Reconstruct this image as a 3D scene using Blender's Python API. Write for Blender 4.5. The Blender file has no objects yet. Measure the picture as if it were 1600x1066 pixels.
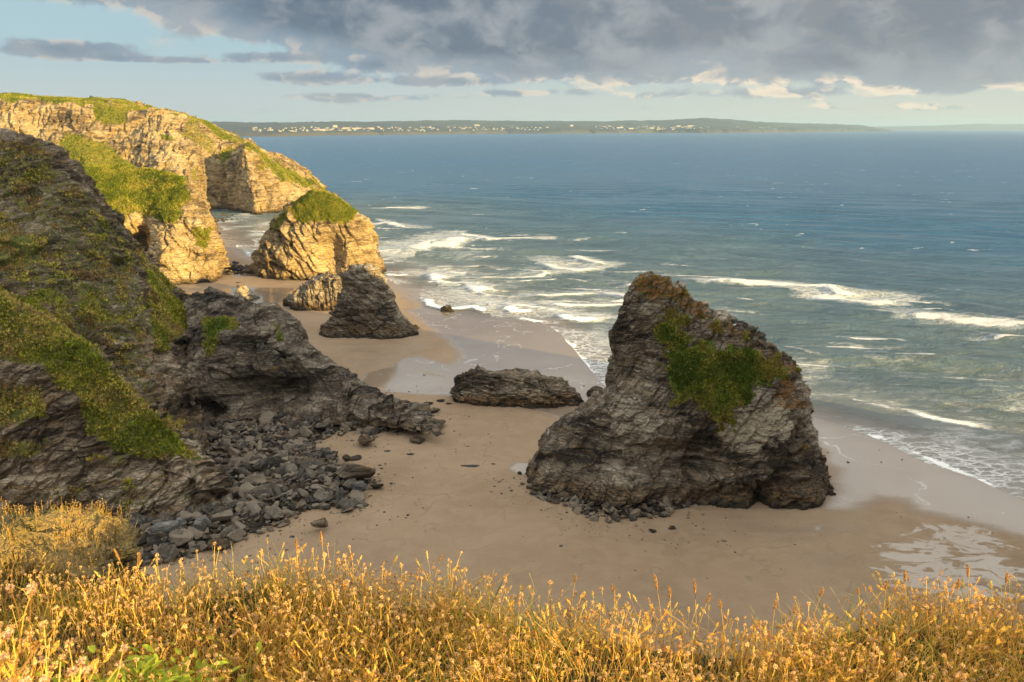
import bpy, math, random
import numpy as np
from mathutils import Vector

# ------------------------------------------------------------------ camera, sky, sun, exposure
F, CX, CY, EYE = 1244.0, 800.0, 533.0, 60.0
TILT = math.radians(14.95)
SUN_AZ, SUN_EL = math.radians(55), math.radians(8.0)      # azimuth measured from straight behind the camera towards its right
SUN_DIR = np.array([math.sin(SUN_AZ) * math.cos(SUN_EL), -math.cos(SUN_AZ) * math.cos(SUN_EL), math.sin(SUN_EL)])
EXPOSURE = 1.35
SKY_STRENGTH = 0.105
SUN_STRENGTH = 5.0
scene = bpy.context.scene
cam_data = bpy.data.cameras.new('camera')
cam = bpy.data.objects.new('camera', cam_data)
scene.collection.objects.link(cam)
cam.location = (0, 0, EYE)
cam.rotation_euler = (math.pi / 2 - TILT, 0, 0)
cam_data.sensor_width = 36.0
cam_data.lens = 36.0 * F / 1600.0
cam_data.clip_start = 0.05
cam_data.clip_end = 200000
cam_data.dof.use_dof = True
cam_data.dof.focus_distance = 7.0
cam_data.dof.aperture_fstop = 11
scene.camera = cam
scene.view_settings.view_transform = 'Standard'
scene.view_settings.look = 'None'
scene.view_settings.exposure = EXPOSURE
scene.view_settings.gamma = 1
scene.cycles.max_bounces = 6
scene.cycles.diffuse_bounces = 3
scene.cycles.transparent_max_bounces = 12
scene.cycles.volume_bounces = 0
scene.cycles.use_denoising = True


class NT:
    """small helper for building node trees"""
    def __init__(self, tree):
        self.t = tree
        self.n = tree.nodes
        self.l = tree.links

    def put(self, sock, v):
        if isinstance(v, bpy.types.NodeSocket):
            self.l.new(v, sock)
        elif v is not None:
            if hasattr(sock.default_value, '__len__') and not hasattr(v, '__len__'):
                v = [v] * len(sock.default_value)
            if hasattr(v, '__len__') and len(v) == 3 and len(sock.default_value) == 4:
                v = (*v, 1)
            sock.default_value = v

    def m(self, op, a, b=None, c=None, clamp=False):
        n = self.n.new('ShaderNodeMath'); n.operation = op; n.use_clamp = clamp
        for i, v in enumerate((a, b, c)):
            if v is not None:
                self.put(n.inputs[i], v)
        return n.outputs[0]

    def add(self, a, b): return self.m('ADD', a, b)
    def sub(self, a, b): return self.m('SUBTRACT', a, b)
    def mul(self, a, b): return self.m('MULTIPLY', a, b)
    def mx(self, a, b): return self.m('MAXIMUM', a, b)
    def mn(self, a, b): return self.m('MINIMUM', a, b)

    def ss(self, x, a, b, lo=0.0, hi=1.0):
        n = self.n.new('ShaderNodeMapRange'); n.interpolation_type = 'SMOOTHSTEP'
        self.put(n.inputs[0], x)
        for i, v in enumerate((a, b, lo, hi)):
            self.put(n.inputs[i + 1], v)
        return n.outputs[0]

    def vm(self, op, a, b=None):
        n = self.n.new('ShaderNodeVectorMath'); n.operation = op
        self.put(n.inputs[0], a)
        if b is not None:
            if op == 'SCALE':
                self.put(n.inputs[3], b)
            else:
                self.put(n.inputs[1], b)
        return n.outputs[1] if op in ('LENGTH', 'DOT_PRODUCT', 'DISTANCE') else n.outputs[0]

    def xyz(self, v):
        n = self.n.new('ShaderNodeSeparateXYZ'); self.put(n.inputs[0], v)
        return n.outputs

    def comb(self, x, y, z):
        n = self.n.new('ShaderNodeCombineXYZ')
        for i, v in enumerate((x, y, z)):
            self.put(n.inputs[i], v)
        return n.outputs[0]

    def noise(self, vec, scale, detail=4, rough=0.55, dist=0.0, col=False):
        n = self.n.new('ShaderNodeTexNoise')
        if vec is not None: self.put(n.inputs['Vector'], vec)
        n.inputs['Scale'].default_value = scale
        n.inputs['Detail'].default_value = detail
        n.inputs['Roughness'].default_value = rough
        n.inputs['Distortion'].default_value = dist
        return n.outputs['Color' if col else 'Fac']

    def vor(self, vec, scale, feature='DISTANCE_TO_EDGE', out=0, rnd=1.0):
        n = self.n.new('ShaderNodeTexVoronoi'); n.feature = feature
        self.put(n.inputs['Vector'], vec)
        n.inputs['Scale'].default_value = scale
        n.inputs['Randomness'].default_value = rnd
        return n.outputs[out]

    def mix(self, f, a, b):
        n = self.n.new('ShaderNodeMix'); n.data_type = 'RGBA'
        self.put(n.inputs[0], f); self.put(n.inputs[6], a); self.put(n.inputs[7], b)
        return n.outputs[2]

    def attr(self, name, out='Fac'):
        n = self.n.new('ShaderNodeAttribute'); n.attribute_name = name
        return n.outputs[out]

    def bump(self, h, strength, dist, normal=None):
        n = self.n.new('ShaderNodeBump')
        self.put(n.inputs['Strength'], strength); n.inputs['Distance'].default_value = dist
        self.put(n.inputs['Height'], h)
        if normal is not None: self.put(n.inputs['Normal'], normal)
        return n.outputs[0]


def unit(u, v):
    """direction through photo pixel (u, v)"""
    x = (u - CX) / F; y = -(v - CY) / F
    return np.array([x, math.cos(TILT) + y * math.sin(TILT), -math.sin(TILT) + y * math.cos(TILT)])


def P(u, v, Y):
    d = unit(u, v)
    return np.array([0, 0, EYE]) + d * (Y / d[1])


def G(u, v, z=0.0):
    d = unit(u, v)
    return np.array([0, 0, EYE]) + d * ((z - EYE) / d[2])


def project(p):
    p = np.asarray(p, float) - np.array([0, 0, EYE])
    fw = p[..., 1] * math.cos(TILT) - p[..., 2] * math.sin(TILT)
    up = p[..., 1] * math.sin(TILT) + p[..., 2] * math.cos(TILT)
    return CX + F * p[..., 0] / fw, CY - F * up / fw


# world: Nishita sky with procedural cloud banks laid out by azimuth and elevation
world = bpy.data.worlds.new('World'); scene.world = world
world.use_nodes = True
W = NT(world.node_tree); W.n.clear()
sky = W.n.new('ShaderNodeTexSky'); sky.sky_type = 'NISHITA'; sky.sun_disc = False
sky.sun_elevation = SUN_EL
sky.sun_rotation = math.pi - SUN_AZ          # rotation is clockwise from +Y
sky.air_density = 1.0; sky.dust_density = 1.6; sky.ozone_density = 2.0
tc = W.n.new('ShaderNodeTexCoord').outputs['Generated']
dx, dy, dz = W.xyz(tc)
AZ = W.m('MULTIPLY', W.m('ARCTAN2', dx, dy), 57.2958)       # degrees, 0 straight ahead, + to the right
EL = W.m('MULTIPLY', W.m('ARCSINE', dz), 57.2958)


def azel(u, v):
    d = unit(u, v); d = d / np.linalg.norm(d)
    return math.degrees(math.atan2(d[0], d[1])), math.degrees(math.asin(d[2]))


cv = W.comb(W.mul(AZ, 0.085), W.mul(W.m('POWER', W.mx(W.add(EL, 1.0), 0.01), 0.7), 0.36), 0.0)
warp = W.noise(cv, 2.2, 3, 0.5, col=True)
cvw = W.vm('ADD', cv, W.vm('SCALE', W.vm('SUBTRACT', warp, (0.5, 0.5, 0.5)), 0.35))
n1 = W.noise(cvw, 2.4, 9, 0.56)
n2 = W.noise(W.vm('ADD', cvw, (7.3, 2.1, 4.0)), 6.5, 7, 0.6)
def cloud(u, v, ru, rv, w, soft=1.0):
    """an elliptical cloud bank round photo direction (u, v); radii in degrees"""
    a, e = azel(u, v)
    x = W.m('DIVIDE', W.sub(AZ, a), ru / F * 57.3)
    y = W.m('DIVIDE', W.sub(EL, e), rv / F * 57.3)
    r2 = W.add(W.mul(x, x), W.mul(y, y))
    return W.mul(W.m('EXPONENT', W.mul(r2, -1.0)), w)
banks = [(1100, -70, 560, 112, 2.1), (690, 26, 230, 50, 1.25), (450, 22, 150, 26, .75), (820, 60, 230, 42, .9), (1130, 30, 430, 45, 1.0), (1560, 42, 230, 48, .9), (1500, 100, 170, 34, .5),
         (40, -58, 300, 34, 1.6), (105, 77, 88, 14, 1.15), (215, 93, 80, 5, .55), (330, 96, 70, 4, .4), (425, 90, 80, 6.5, .7), (478, 122, 78, 10, .95),
         (585, 102, 42, 8, .8), (690, 128, 95, 7, .75), (560, 153, 150, 8, .62), (830, 112, 60, 9, .6), (800, 145, 70, 6, .5),
         (1060, 122, 180, 11, .52), (1280, 98, 90, 18, .8), (960, 104, 80, 9, .55), (1150, 147, 300, 9, .46), (1540, 120, 120, 14, .6),
         (1400, 168, 300, 8, .4), (420, 172, 320, 7, .3)]
dens = None
for b in banks:
    c = cloud(*b); dens = c if dens is None else W.add(dens, c)
hi = W.mul(W.ss(EL, 9, 16), 0.55)            # broken cloud over the rest of the sky
dens = W.add(dens, hi)
d0 = W.add(dens, W.add(W.mul(W.sub(n1, 0.5), 1.5), W.mul(W.sub(n2, 0.5), 0.55)))
cov = W.ss(d0, 0.40, 0.70)
thick = W.ss(d0, 0.5, 1.9)
# billow relief: noise now against noise a little further from the sun
n3 = W.noise(cvw, 3.4, 8, 0.55)
n4 = W.noise(W.vm('ADD', cvw, (0.06, 0.05, 0)), 3.4, 8, 0.55)
relief = W.ss(W.sub(n3, n4), -0.02, 0.085)
edge = W.sub(1.0, W.ss(d0, 0.45, 1.1))
rightness = W.ss(AZ, -14, 20)
lit = W.mul(W.mul(relief, W.add(W.mul(edge, 1.15), 0.05)), W.add(0.4, W.mul(rightness, 0.6)))
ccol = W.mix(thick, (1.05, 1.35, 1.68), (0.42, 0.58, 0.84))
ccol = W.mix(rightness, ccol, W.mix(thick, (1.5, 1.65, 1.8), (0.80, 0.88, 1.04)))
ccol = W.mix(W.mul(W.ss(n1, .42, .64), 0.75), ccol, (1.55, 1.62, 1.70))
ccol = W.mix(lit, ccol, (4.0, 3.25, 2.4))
skyc = W.vm('ADD', W.vm('MULTIPLY', sky.outputs[0], (1.0, 0.95, 0.88)), (0.55, 0.9, 1.05))
# cream light towards the horizon
hz = W.m('EXPONENT', W.mul(W.mx(EL, 0), -0.42))
skyc = W.mix(0.92, skyc, W.mix(W.ss(EL, 0.2, 6), W.mix(W.ss(AZ, -25, 30), (2.1, 2.25, 2.3), (2.7, 2.65, 2.25)), (1.45, 2.05, 2.35)))
fin = W.mix(W.mul(cov, 0.94), skyc, ccol)
# unseen bright cloud overhead, added to lift and warm the shade below
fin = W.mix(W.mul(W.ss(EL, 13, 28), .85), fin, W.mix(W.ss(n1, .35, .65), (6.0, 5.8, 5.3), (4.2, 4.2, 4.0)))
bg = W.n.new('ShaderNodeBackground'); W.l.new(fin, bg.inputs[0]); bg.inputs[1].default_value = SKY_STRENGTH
wo = W.n.new('ShaderNodeOutputWorld'); W.l.new(bg.outputs[0], wo.inputs[0])
world.cycles.sampling_method = 'MANUAL'
world.cycles.sample_map_resolution = 512

sun_data = bpy.data.lights.new('sun', 'SUN')
sun_data.energy = SUN_STRENGTH; sun_data.angle = math.radians(0.5); sun_data.color = (1.0, 0.70, 0.25)
sun = bpy.data.objects.new('sun', sun_data); scene.collection.objects.link(sun)
sun.rotation_euler = Vector(SUN_DIR).to_track_quat('Z', 'Y').to_euler()

# ------------------------------------------------------------------ numpy noise
rng = np.random.default_rng(11)
random.seed(5)
_perm = rng.permutation(1024).astype(np.int64)
_grad = rng.normal(size=(1024, 3)); _grad /= np.linalg.norm(_grad, axis=1)[:, None]
_rand = rng.random((1024, 8))


def _h(i, j, k):
    return _perm[(_perm[(_perm[i & 1023] + j) & 1023] + k) & 1023]


def perlin(p):
    i = np.floor(p).astype(np.int64); f = p - i
    w = f * f * f * (f * (f * 6 - 15) + 10)
    out = 0
    for a in (0, 1):
        wa = w[:, 0] if a else 1 - w[:, 0]
        for b in (0, 1):
            wb = w[:, 1] if b else 1 - w[:, 1]
            for c in (0, 1):
                wc = w[:, 2] if c else 1 - w[:, 2]
                g = _grad[_h(i[:, 0] + a, i[:, 1] + b, i[:, 2] + c)]
                out = out + wa * wb * wc * ((f[:, 0] - a) * g[:, 0] + (f[:, 1] - b) * g[:, 1] + (f[:, 2] - c) * g[:, 2])
    return out * 1.6


def fbm(p, octs=4, gain=0.5, ridge=False):
    s, a = 0, 1.0
    for o in range(octs):
        n = perlin(p * (2.03 ** o) + 17.3 * o)
        s = s + a * ((1 - 2 * np.abs(n)) if ridge else n)
        a *= gain
    return s


def facet(p):
    """chiselled blocks: each jittered cell carries its own tilted plane"""
    i = np.floor(p).astype(np.int64)
    best = np.full(len(p), 1e9); val = np.zeros(len(p))
    for a in (-1, 0, 1):
        for b in (-1, 0, 1):
            for c in (-1, 0, 1):
                k = _h(i[:, 0] + a, i[:, 1] + b, i[:, 2] + c)
                cen = i + np.array([a, b, c]) + _rand[k, :3]
                q = p - cen
                d = (q * q).sum(1)
                v = (q * _grad[k]).sum(1) * 1.1 + (_rand[k, 3] - .5) * 1.2
                s = d < best
                best[s] = d[s]; val[s] = v[s]
    return val


def strata(p, dip, azim, squeeze=1.9):
    """coordinates squeezed across the bedding planes"""
    n = np.array([math.sin(dip) * math.cos(azim), math.sin(dip) * math.sin(azim), math.cos(dip)])
    return p + np.outer(p @ n, n) * (squeeze - 1)


def polysdf(x, y, poly):
    """signed distance to a closed polygon in the xy plane, negative inside"""
    poly = np.asarray(poly, float)[:, :2]
    d = np.full(x.shape, 1e18); ins = np.zeros(x.shape, bool)
    n = len(poly)
    for k in range(n):
        a, b = poly[k], poly[(k + 1) % n]
        e = b - a
        wx, wy = x - a[0], y - a[1]
        t = np.clip((wx * e[0] + wy * e[1]) / max(e @ e, 1e-12), 0, 1)
        d = np.minimum(d, (wx - e[0] * t) ** 2 + (wy - e[1] * t) ** 2)
        if a[1] != b[1]:
            cnd = ((a[1] > y) != (b[1] > y)) & (x < (b[0] - a[0]) * (y - a[1]) / (b[1] - a[1]) + a[0])
            ins ^= cnd
    d = np.sqrt(d)
    return np.where(ins, -d, d)


def linedist(x, y, pts):
    """distance to an open polyline, and position 0..1 along it"""
    pts = np.asarray(pts, float)[:, :2]
    d = np.full(x.shape, 1e18); s = np.zeros(x.shape); side = np.zeros(x.shape)
    n = len(pts) - 1
    for k in range(n):
        a, b = pts[k], pts[k + 1]; e = b - a
        wx, wy = x - a[0], y - a[1]
        t = np.clip((wx * e[0] + wy * e[1]) / max(e @ e, 1e-12), 0, 1)
        dd = (wx - e[0] * t) ** 2 + (wy - e[1] * t) ** 2
        m = dd < d
        d[m] = dd[m]; s[m] = (k + t[m]) / n
        side[m] = (e[0] * wy - e[1] * wx)[m]
    return np.sqrt(d), s, np.sign(side)


def sstep(x, a, b):
    t = np.clip((x - a) / (b - a), 0, 1)
    return t * t * (3 - 2 * t)


# ------------------------------------------------------------------ mesh helpers
def mesh_from(name, verts, faces, mat=None, smooth=True, attrs=None, origin=None, parent=None, mats=None, mat_idx=None):
    verts = np.asarray(verts, np.float64)
    o = np.array(origin if origin is not None else (0, 0, 0), float)
    me = bpy.data.meshes.new(name)
    faces = np.asarray(faces, np.int32)
    k = faces.shape[1]
    me.vertices.add(len(verts)); me.vertices.foreach_set('co', (verts - o).astype(np.float32).ravel())
    me.loops.add(faces.size); me.loops.foreach_set('vertex_index', faces.ravel())
    me.polygons.add(len(faces))
    me.polygons.foreach_set('loop_start', np.arange(0, faces.size, k, dtype=np.int32))
    me.polygons.foreach_set('loop_total', np.full(len(faces), k, np.int32))
    if mat_idx is not None:
        me.polygons.foreach_set('material_index', np.asarray(mat_idx, np.int32))
    me.polygons.foreach_set('use_smooth', np.full(len(faces), bool(smooth)))
    for kk, v in (attrs or {}).items():
        v = np.asarray(v, np.float32)
        if v.ndim == 2:
            a = me.attributes.new(kk, 'FLOAT_VECTOR', 'POINT'); a.data.foreach_set('vector', v.ravel())
        else:
            a = me.attributes.new(kk, 'FLOAT', 'POINT'); a.data.foreach_set('value', v)
    me.update(); me.validate()
    for m in (mats or ([mat] if mat else [])):
        me.materials.append(m)
    ob = bpy.data.objects.new(name, me); scene.collection.objects.link(ob)
    ob.location = o
    if parent is not None:
        ob.parent = parent; ob.location = o - np.array(parent.location)
    return ob


def tag(o, label=None, cat=None, group=None, kind=None):
    if label: o['label'] = label
    if cat: o['category'] = cat
    if group: o['group'] = group
    if kind: o['kind'] = kind
    return o


def grid_faces(r, c, wrap=False):
    i = np.arange(r - 1)[:, None] * c
    j = np.arange(c if wrap else c - 1)[None, :]
    j2 = (j + 1) % c
    return np.stack([(i + j), (i + j2), (i + c + j2), (i + c + j)], -1).reshape(-1, 4)


def catmull(C, n, closed=False):
    """resample the first axis of C to n samples"""
    C = np.asarray(C, float); m = len(C)
    if closed:
        t = np.linspace(0, m, n, endpoint=False)
        i = np.floor(t).astype(int); f = (t - i)
        ix = [(i + k) % m for k in (-1, 0, 1, 2)]
    else:
        t = np.linspace(0, m - 1, n); i = np.minimum(np.floor(t).astype(int), m - 2); f = t - i
        ix = [np.clip(i + k, 0, m - 1) for k in (-1, 0, 1, 2)]
    f = f.reshape((-1,) + (1,) * (C.ndim - 1))
    p0, p1, p2, p3 = (C[k] for k in ix)
    tn = 0.4
    m1, m2 = tn * (p2 - p0), tn * (p3 - p1)
    return (2 * f**3 - 3 * f**2 + 1) * p1 + (f**3 - 2 * f**2 + f) * m1 + (-2 * f**3 + 3 * f**2) * p2 + (f**3 - f**2) * m2


def normals_of(V, r, c, wrap=False):
    g = V.reshape(r, c, 3)
    if wrap:
        du = np.roll(g, -1, 1) - np.roll(g, 1, 1)
    else:
        du = np.gradient(g, axis=1)
    dv = np.gradient(g, axis=0)
    n = np.cross(du, dv)
    n /= np.maximum(np.linalg.norm(n, axis=2), 1e-9)[..., None]
    return n.reshape(-1, 3)


def rockify(V, N, grass, amp=1.0, big=1.0, dip=0.9, azim=0.3, seed=0.0, scale=1.0, beds=1.0):
    """craggy displacement along the normals, gentler where grass grows"""
    q = V + seed * 37.7
    sq = strata(q, dip, azim)
    k = 1 - 0.75 * grass
    d = big * 1.9 * fbm(q / (17 * scale), 3)
    q2 = sq + 1.4 * scale * np.stack([fbm(q / (5 * scale), 2), fbm(q / (5 * scale) + 9, 2), fbm(q / (5 * scale) + 31, 2)], 1)
    d = d + amp * k * (2.0 * scale * facet(q2 / (9.5 * scale)) + 0.62 * scale * facet(q2 / (4.0 * scale) + 5) + 0.12 * scale * facet(q2 / (1.6 * scale) + 9))
    d = d + amp * k * (0.2 * scale * fbm(sq / (3.0 * scale), 4, 0.5, ridge=True) - 0.17 * scale)
    bn = np.array([math.sin(dip) * math.cos(azim), math.sin(dip) * math.sin(azim), math.cos(dip)])
    for sp, ba in ((4.6, .95), (1.7, .42)):                          # tilted slate beds: each steps out and weathers back
        c_ = (q @ bn) / (sp * scale) + .55 * fbm(q / (14 * scale) + sp, 2) + .10 * fbm(q / (3 * scale), 2)
        fl = np.floor(c_).astype(np.int64); fr = c_ - fl
        d = d + amp * k * beds * scale * ba * ((1 - fr) ** 1.4 * sstep(fr, 0, .10) + .55 * (_rand[fl & 1023, 5] - .5) - .4)
    for cs, ca, cw in ((11.0, 1.3, .055), (4.5, .6, .07)):          # narrow gullies and joints
        d = d - amp * k * scale * ca * np.exp(-(perlin(q2 / (cs * scale) * np.array([1, 1, .55]) + cs) / cw) ** 2)
    d = d + 0.10 * fbm(q / 0.9, 3) * (0.5 + k) + grass * min(scale, 1.0) * (.35 * fbm(q / (2.6 * scale), 4, .6) + .12 * np.abs(fbm(q / (.7 * scale), 2)))
    return V + N * d[:, None], d


def pxmask(V, blobs, jitter=14.0, nsc=6.0):
    """grass amount from a list of patches (polygons given in photo pixels, found on the surface they cover)"""
    u, v = project(V)
    n = fbm(V / nsc, 4, 0.6) * jitter
    g = np.zeros(len(V))
    for poly, w, soft in blobs:
        s = polysdf(u, v, poly)
        g = np.maximum(g, w * sstep(-(s + n), -soft, soft))
    return g


# ------------------------------------------------------------------ materials
def new_mat(name):
    m = bpy.data.materials.new(name); m.use_nodes = True
    t = NT(m.node_tree); t.n.clear()
    out = t.n.new('ShaderNodeOutputMaterial')
    return m, t, out


def principled(t, out, **kw):
    b = t.n.new('ShaderNodeBsdfPrincipled')
    for k, v in kw.items():
        t.put(b.inputs[k.replace('_', ' ')], v)
    t.l.new(b.outputs[0], out.inputs[0])
    return b


def rock_material(name, dark=(.060, .048, .038), mid=(.25, .205, .155), pale=(.54, .46, .35), rust=(.27, .165, .08), rustamt=.35,
                  wet_z=3.2, wet_soft=1.2, grassA=(.085, .12, .02), grassB=(.24, .22, .06), straw=(.34, .25, .10), dip=0.9, azim=0.3, sc=1.0, slopegrass=None):
    m, t, out = new_mat(name)
    pos = t.n.new('ShaderNodeNewGeometry')
    p = pos.outputs['Position']; nz = t.xyz(pos.outputs['Normal'])[2]
    mp = t.n.new('ShaderNodeMapping'); mp.inputs['Rotation'].default_value = (dip, 0.25, azim); mp.inputs['Scale'].default_value = (.7, .7, 3.4)
    t.l.new(p, mp.inputs['Vector']); s = mp.outputs[0]
    wv = t.vm('SCALE', t.vm('SUBTRACT', t.noise(p, .35 * sc, 3, .5, col=True), (.5, .5, .5)), 3.0)
    s = t.vm('ADD', s, wv)
    nA = t.noise(p, 0.075 * sc, 4, .6)
    nB = t.noise(s, 0.25 * sc, 7, .62)
    nC = t.noise(s, 1.3 * sc, 6, .6)
    nD = t.noise(p, 5.0 * sc, 4, .6)
    wq = t.vm('ADD', s, t.vm('SCALE', t.noise(p, .8, 4, .6, col=True), 1.6))
    blk = t.xyz(t.vor(wq, .30 * sc, 'F1', 1))[0]
    blk2 = t.xyz(t.vor(wq, .85 * sc, 'F1', 1))[1]
    tone = t.add(t.add(t.add(t.mul(nA, 1.25), -.225), t.mul(nB, .9)), t.add(t.mul(nC, .45), t.mul(nD, .25)))      # mean about 1.2
    tone = t.add(tone, t.add(t.mul(t.sub(blk, .5), .20), t.mul(t.sub(blk2, .5), .12)))
    c = t.mix(t.ss(tone, 0.98, 1.20), dark, mid)
    c = t.mix(t.ss(tone, 1.19, 1.46), c, pale)
    rn = t.noise(t.vm('ADD', s, (13, 5, 2)), .3 * sc, 5, .6)
    c = t.mix(t.mul(t.ss(rn, .50, .66), rustamt), c, rust)
    # veins of quartz and dark cracks
    ce = t.vor(t.vm('ADD', s, t.vm('SCALE', t.noise(p, 1.2, 3, .5, col=True), 1.2)), .33 * sc)
    crack = t.ss(ce, 0.0, 0.05)
    ce2 = t.vor(t.vm('ADD', s, t.vm('SCALE', t.noise(p, 3, 3, .5, col=True), .5)), 1.1 * sc)
    crack2 = t.ss(ce2, 0.0, 0.07)
    c = t.mix(t.mul(t.sub(1, crack), .55), c, dark)
    c = t.mix(t.mul(t.sub(1, crack2), .35), c, dark)
    sp = t.ss(t.noise(s, 3.4 * sc, 3, .6), .68, .74)
    c = t.mix(t.mul(sp, .7), c, (.5, .47, .42))
    # tide band: black weed and barnacle tan above it
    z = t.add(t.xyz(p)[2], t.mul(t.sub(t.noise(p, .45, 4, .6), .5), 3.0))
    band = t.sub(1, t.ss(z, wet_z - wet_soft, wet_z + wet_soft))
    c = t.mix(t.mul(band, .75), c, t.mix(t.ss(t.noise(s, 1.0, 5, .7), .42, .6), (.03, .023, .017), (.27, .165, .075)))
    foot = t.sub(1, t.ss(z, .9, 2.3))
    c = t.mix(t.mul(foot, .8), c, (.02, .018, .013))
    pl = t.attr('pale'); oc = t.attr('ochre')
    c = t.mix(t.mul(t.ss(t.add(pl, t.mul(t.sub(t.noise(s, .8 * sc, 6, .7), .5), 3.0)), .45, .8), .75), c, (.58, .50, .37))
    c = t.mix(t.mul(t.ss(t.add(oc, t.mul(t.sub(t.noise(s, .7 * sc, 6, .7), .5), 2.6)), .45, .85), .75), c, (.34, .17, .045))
    # turf
    g = t.attr('grass')
    if slopegrass:
        g = t.mx(g, t.mul(t.ss(nz, slopegrass[0], slopegrass[1]), t.ss(t.xyz(p)[2], slopegrass[2], slopegrass[2] + 4)))
    gn = t.noise(p, 1.3 * sc, 6, .68)
    gm = t.ss(t.add(g, t.mul(t.sub(gn, .5), 1.5)), .42, .56)
    gt = t.noise(p, .28, 5, .65)
    gt2 = t.noise(p, 2.6, 5, .7)
    gc = t.mix(t.ss(gt, .38, .62), grassA, grassB)
    gc = t.mix(t.mul(t.ss(gt2, .48, .64), .6), gc, straw)
    gc = t.mix(t.mul(t.ss(t.noise(p, .8, 5, .7), .5, .62), .6), gc, tuple(x * 1.9 for x in grassA))
    gc = t.mix(t.mul(t.ss(t.noise(p, 1.2, 5, .75), .52, .62), .5), gc, tuple(x * .45 for x in grassA))
    c = t.mix(gm, c, gc)
    h = t.add(t.add(t.mul(nB, 1.7), t.mul(nC, .22)), t.add(t.mul(nD, .12), t.add(t.mul(crack, .18), t.mul(crack2, .07))))
    hg = t.add(t.mul(t.noise(p, 1.1, 7, .75), 1.3), t.mul(t.noise(p, 5, 4, .75), .5))
    mh = t.n.new('ShaderNodeMix'); mh.data_type = 'FLOAT'
    t.put(mh.inputs[0], gm); t.put(mh.inputs[2], h); t.put(mh.inputs[3], hg)
    bmp = t.bump(mh.outputs[0], .85, 1.4 / sc)
    rough = t.m('SUBTRACT', 0.92, t.mul(band, .22))
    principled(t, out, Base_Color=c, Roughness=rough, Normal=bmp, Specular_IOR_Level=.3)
    return m


M_near = rock_material('slate_rock_near', dark=(.065, .047, .033), mid=(.27, .205, .14), pale=(.56, .46, .33), rust=(.34, .20, .09), rustamt=.5, grassA=(.13, .17, .025), grassB=(.36, .32, .09), straw=(.42, .31, .13), dip=.7, azim=.5, slopegrass=None)
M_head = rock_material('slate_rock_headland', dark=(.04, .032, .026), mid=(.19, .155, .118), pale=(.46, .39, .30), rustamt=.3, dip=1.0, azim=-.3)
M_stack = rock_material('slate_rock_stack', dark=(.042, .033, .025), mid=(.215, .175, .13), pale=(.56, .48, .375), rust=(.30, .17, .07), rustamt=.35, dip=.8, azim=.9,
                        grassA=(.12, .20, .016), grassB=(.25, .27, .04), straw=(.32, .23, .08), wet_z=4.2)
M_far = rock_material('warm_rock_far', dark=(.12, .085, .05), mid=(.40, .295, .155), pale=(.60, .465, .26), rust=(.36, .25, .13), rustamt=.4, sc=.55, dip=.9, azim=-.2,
                      grassA=(.11, .15, .012), grassB=(.32, .28, .04), straw=(.40, .28, .07), wet_z=2.6)
M_low = rock_material('weedy_rock', dark=(.045, .036, .028), mid=(.17, .135, .10), pale=(.38, .30, .21), rust=(.24, .14, .06), rustamt=.5, wet_z=2.2, sc=1.3)
M_plateau = rock_material('plateau_turf', slopegrass=(.5, .7, 20))


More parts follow.
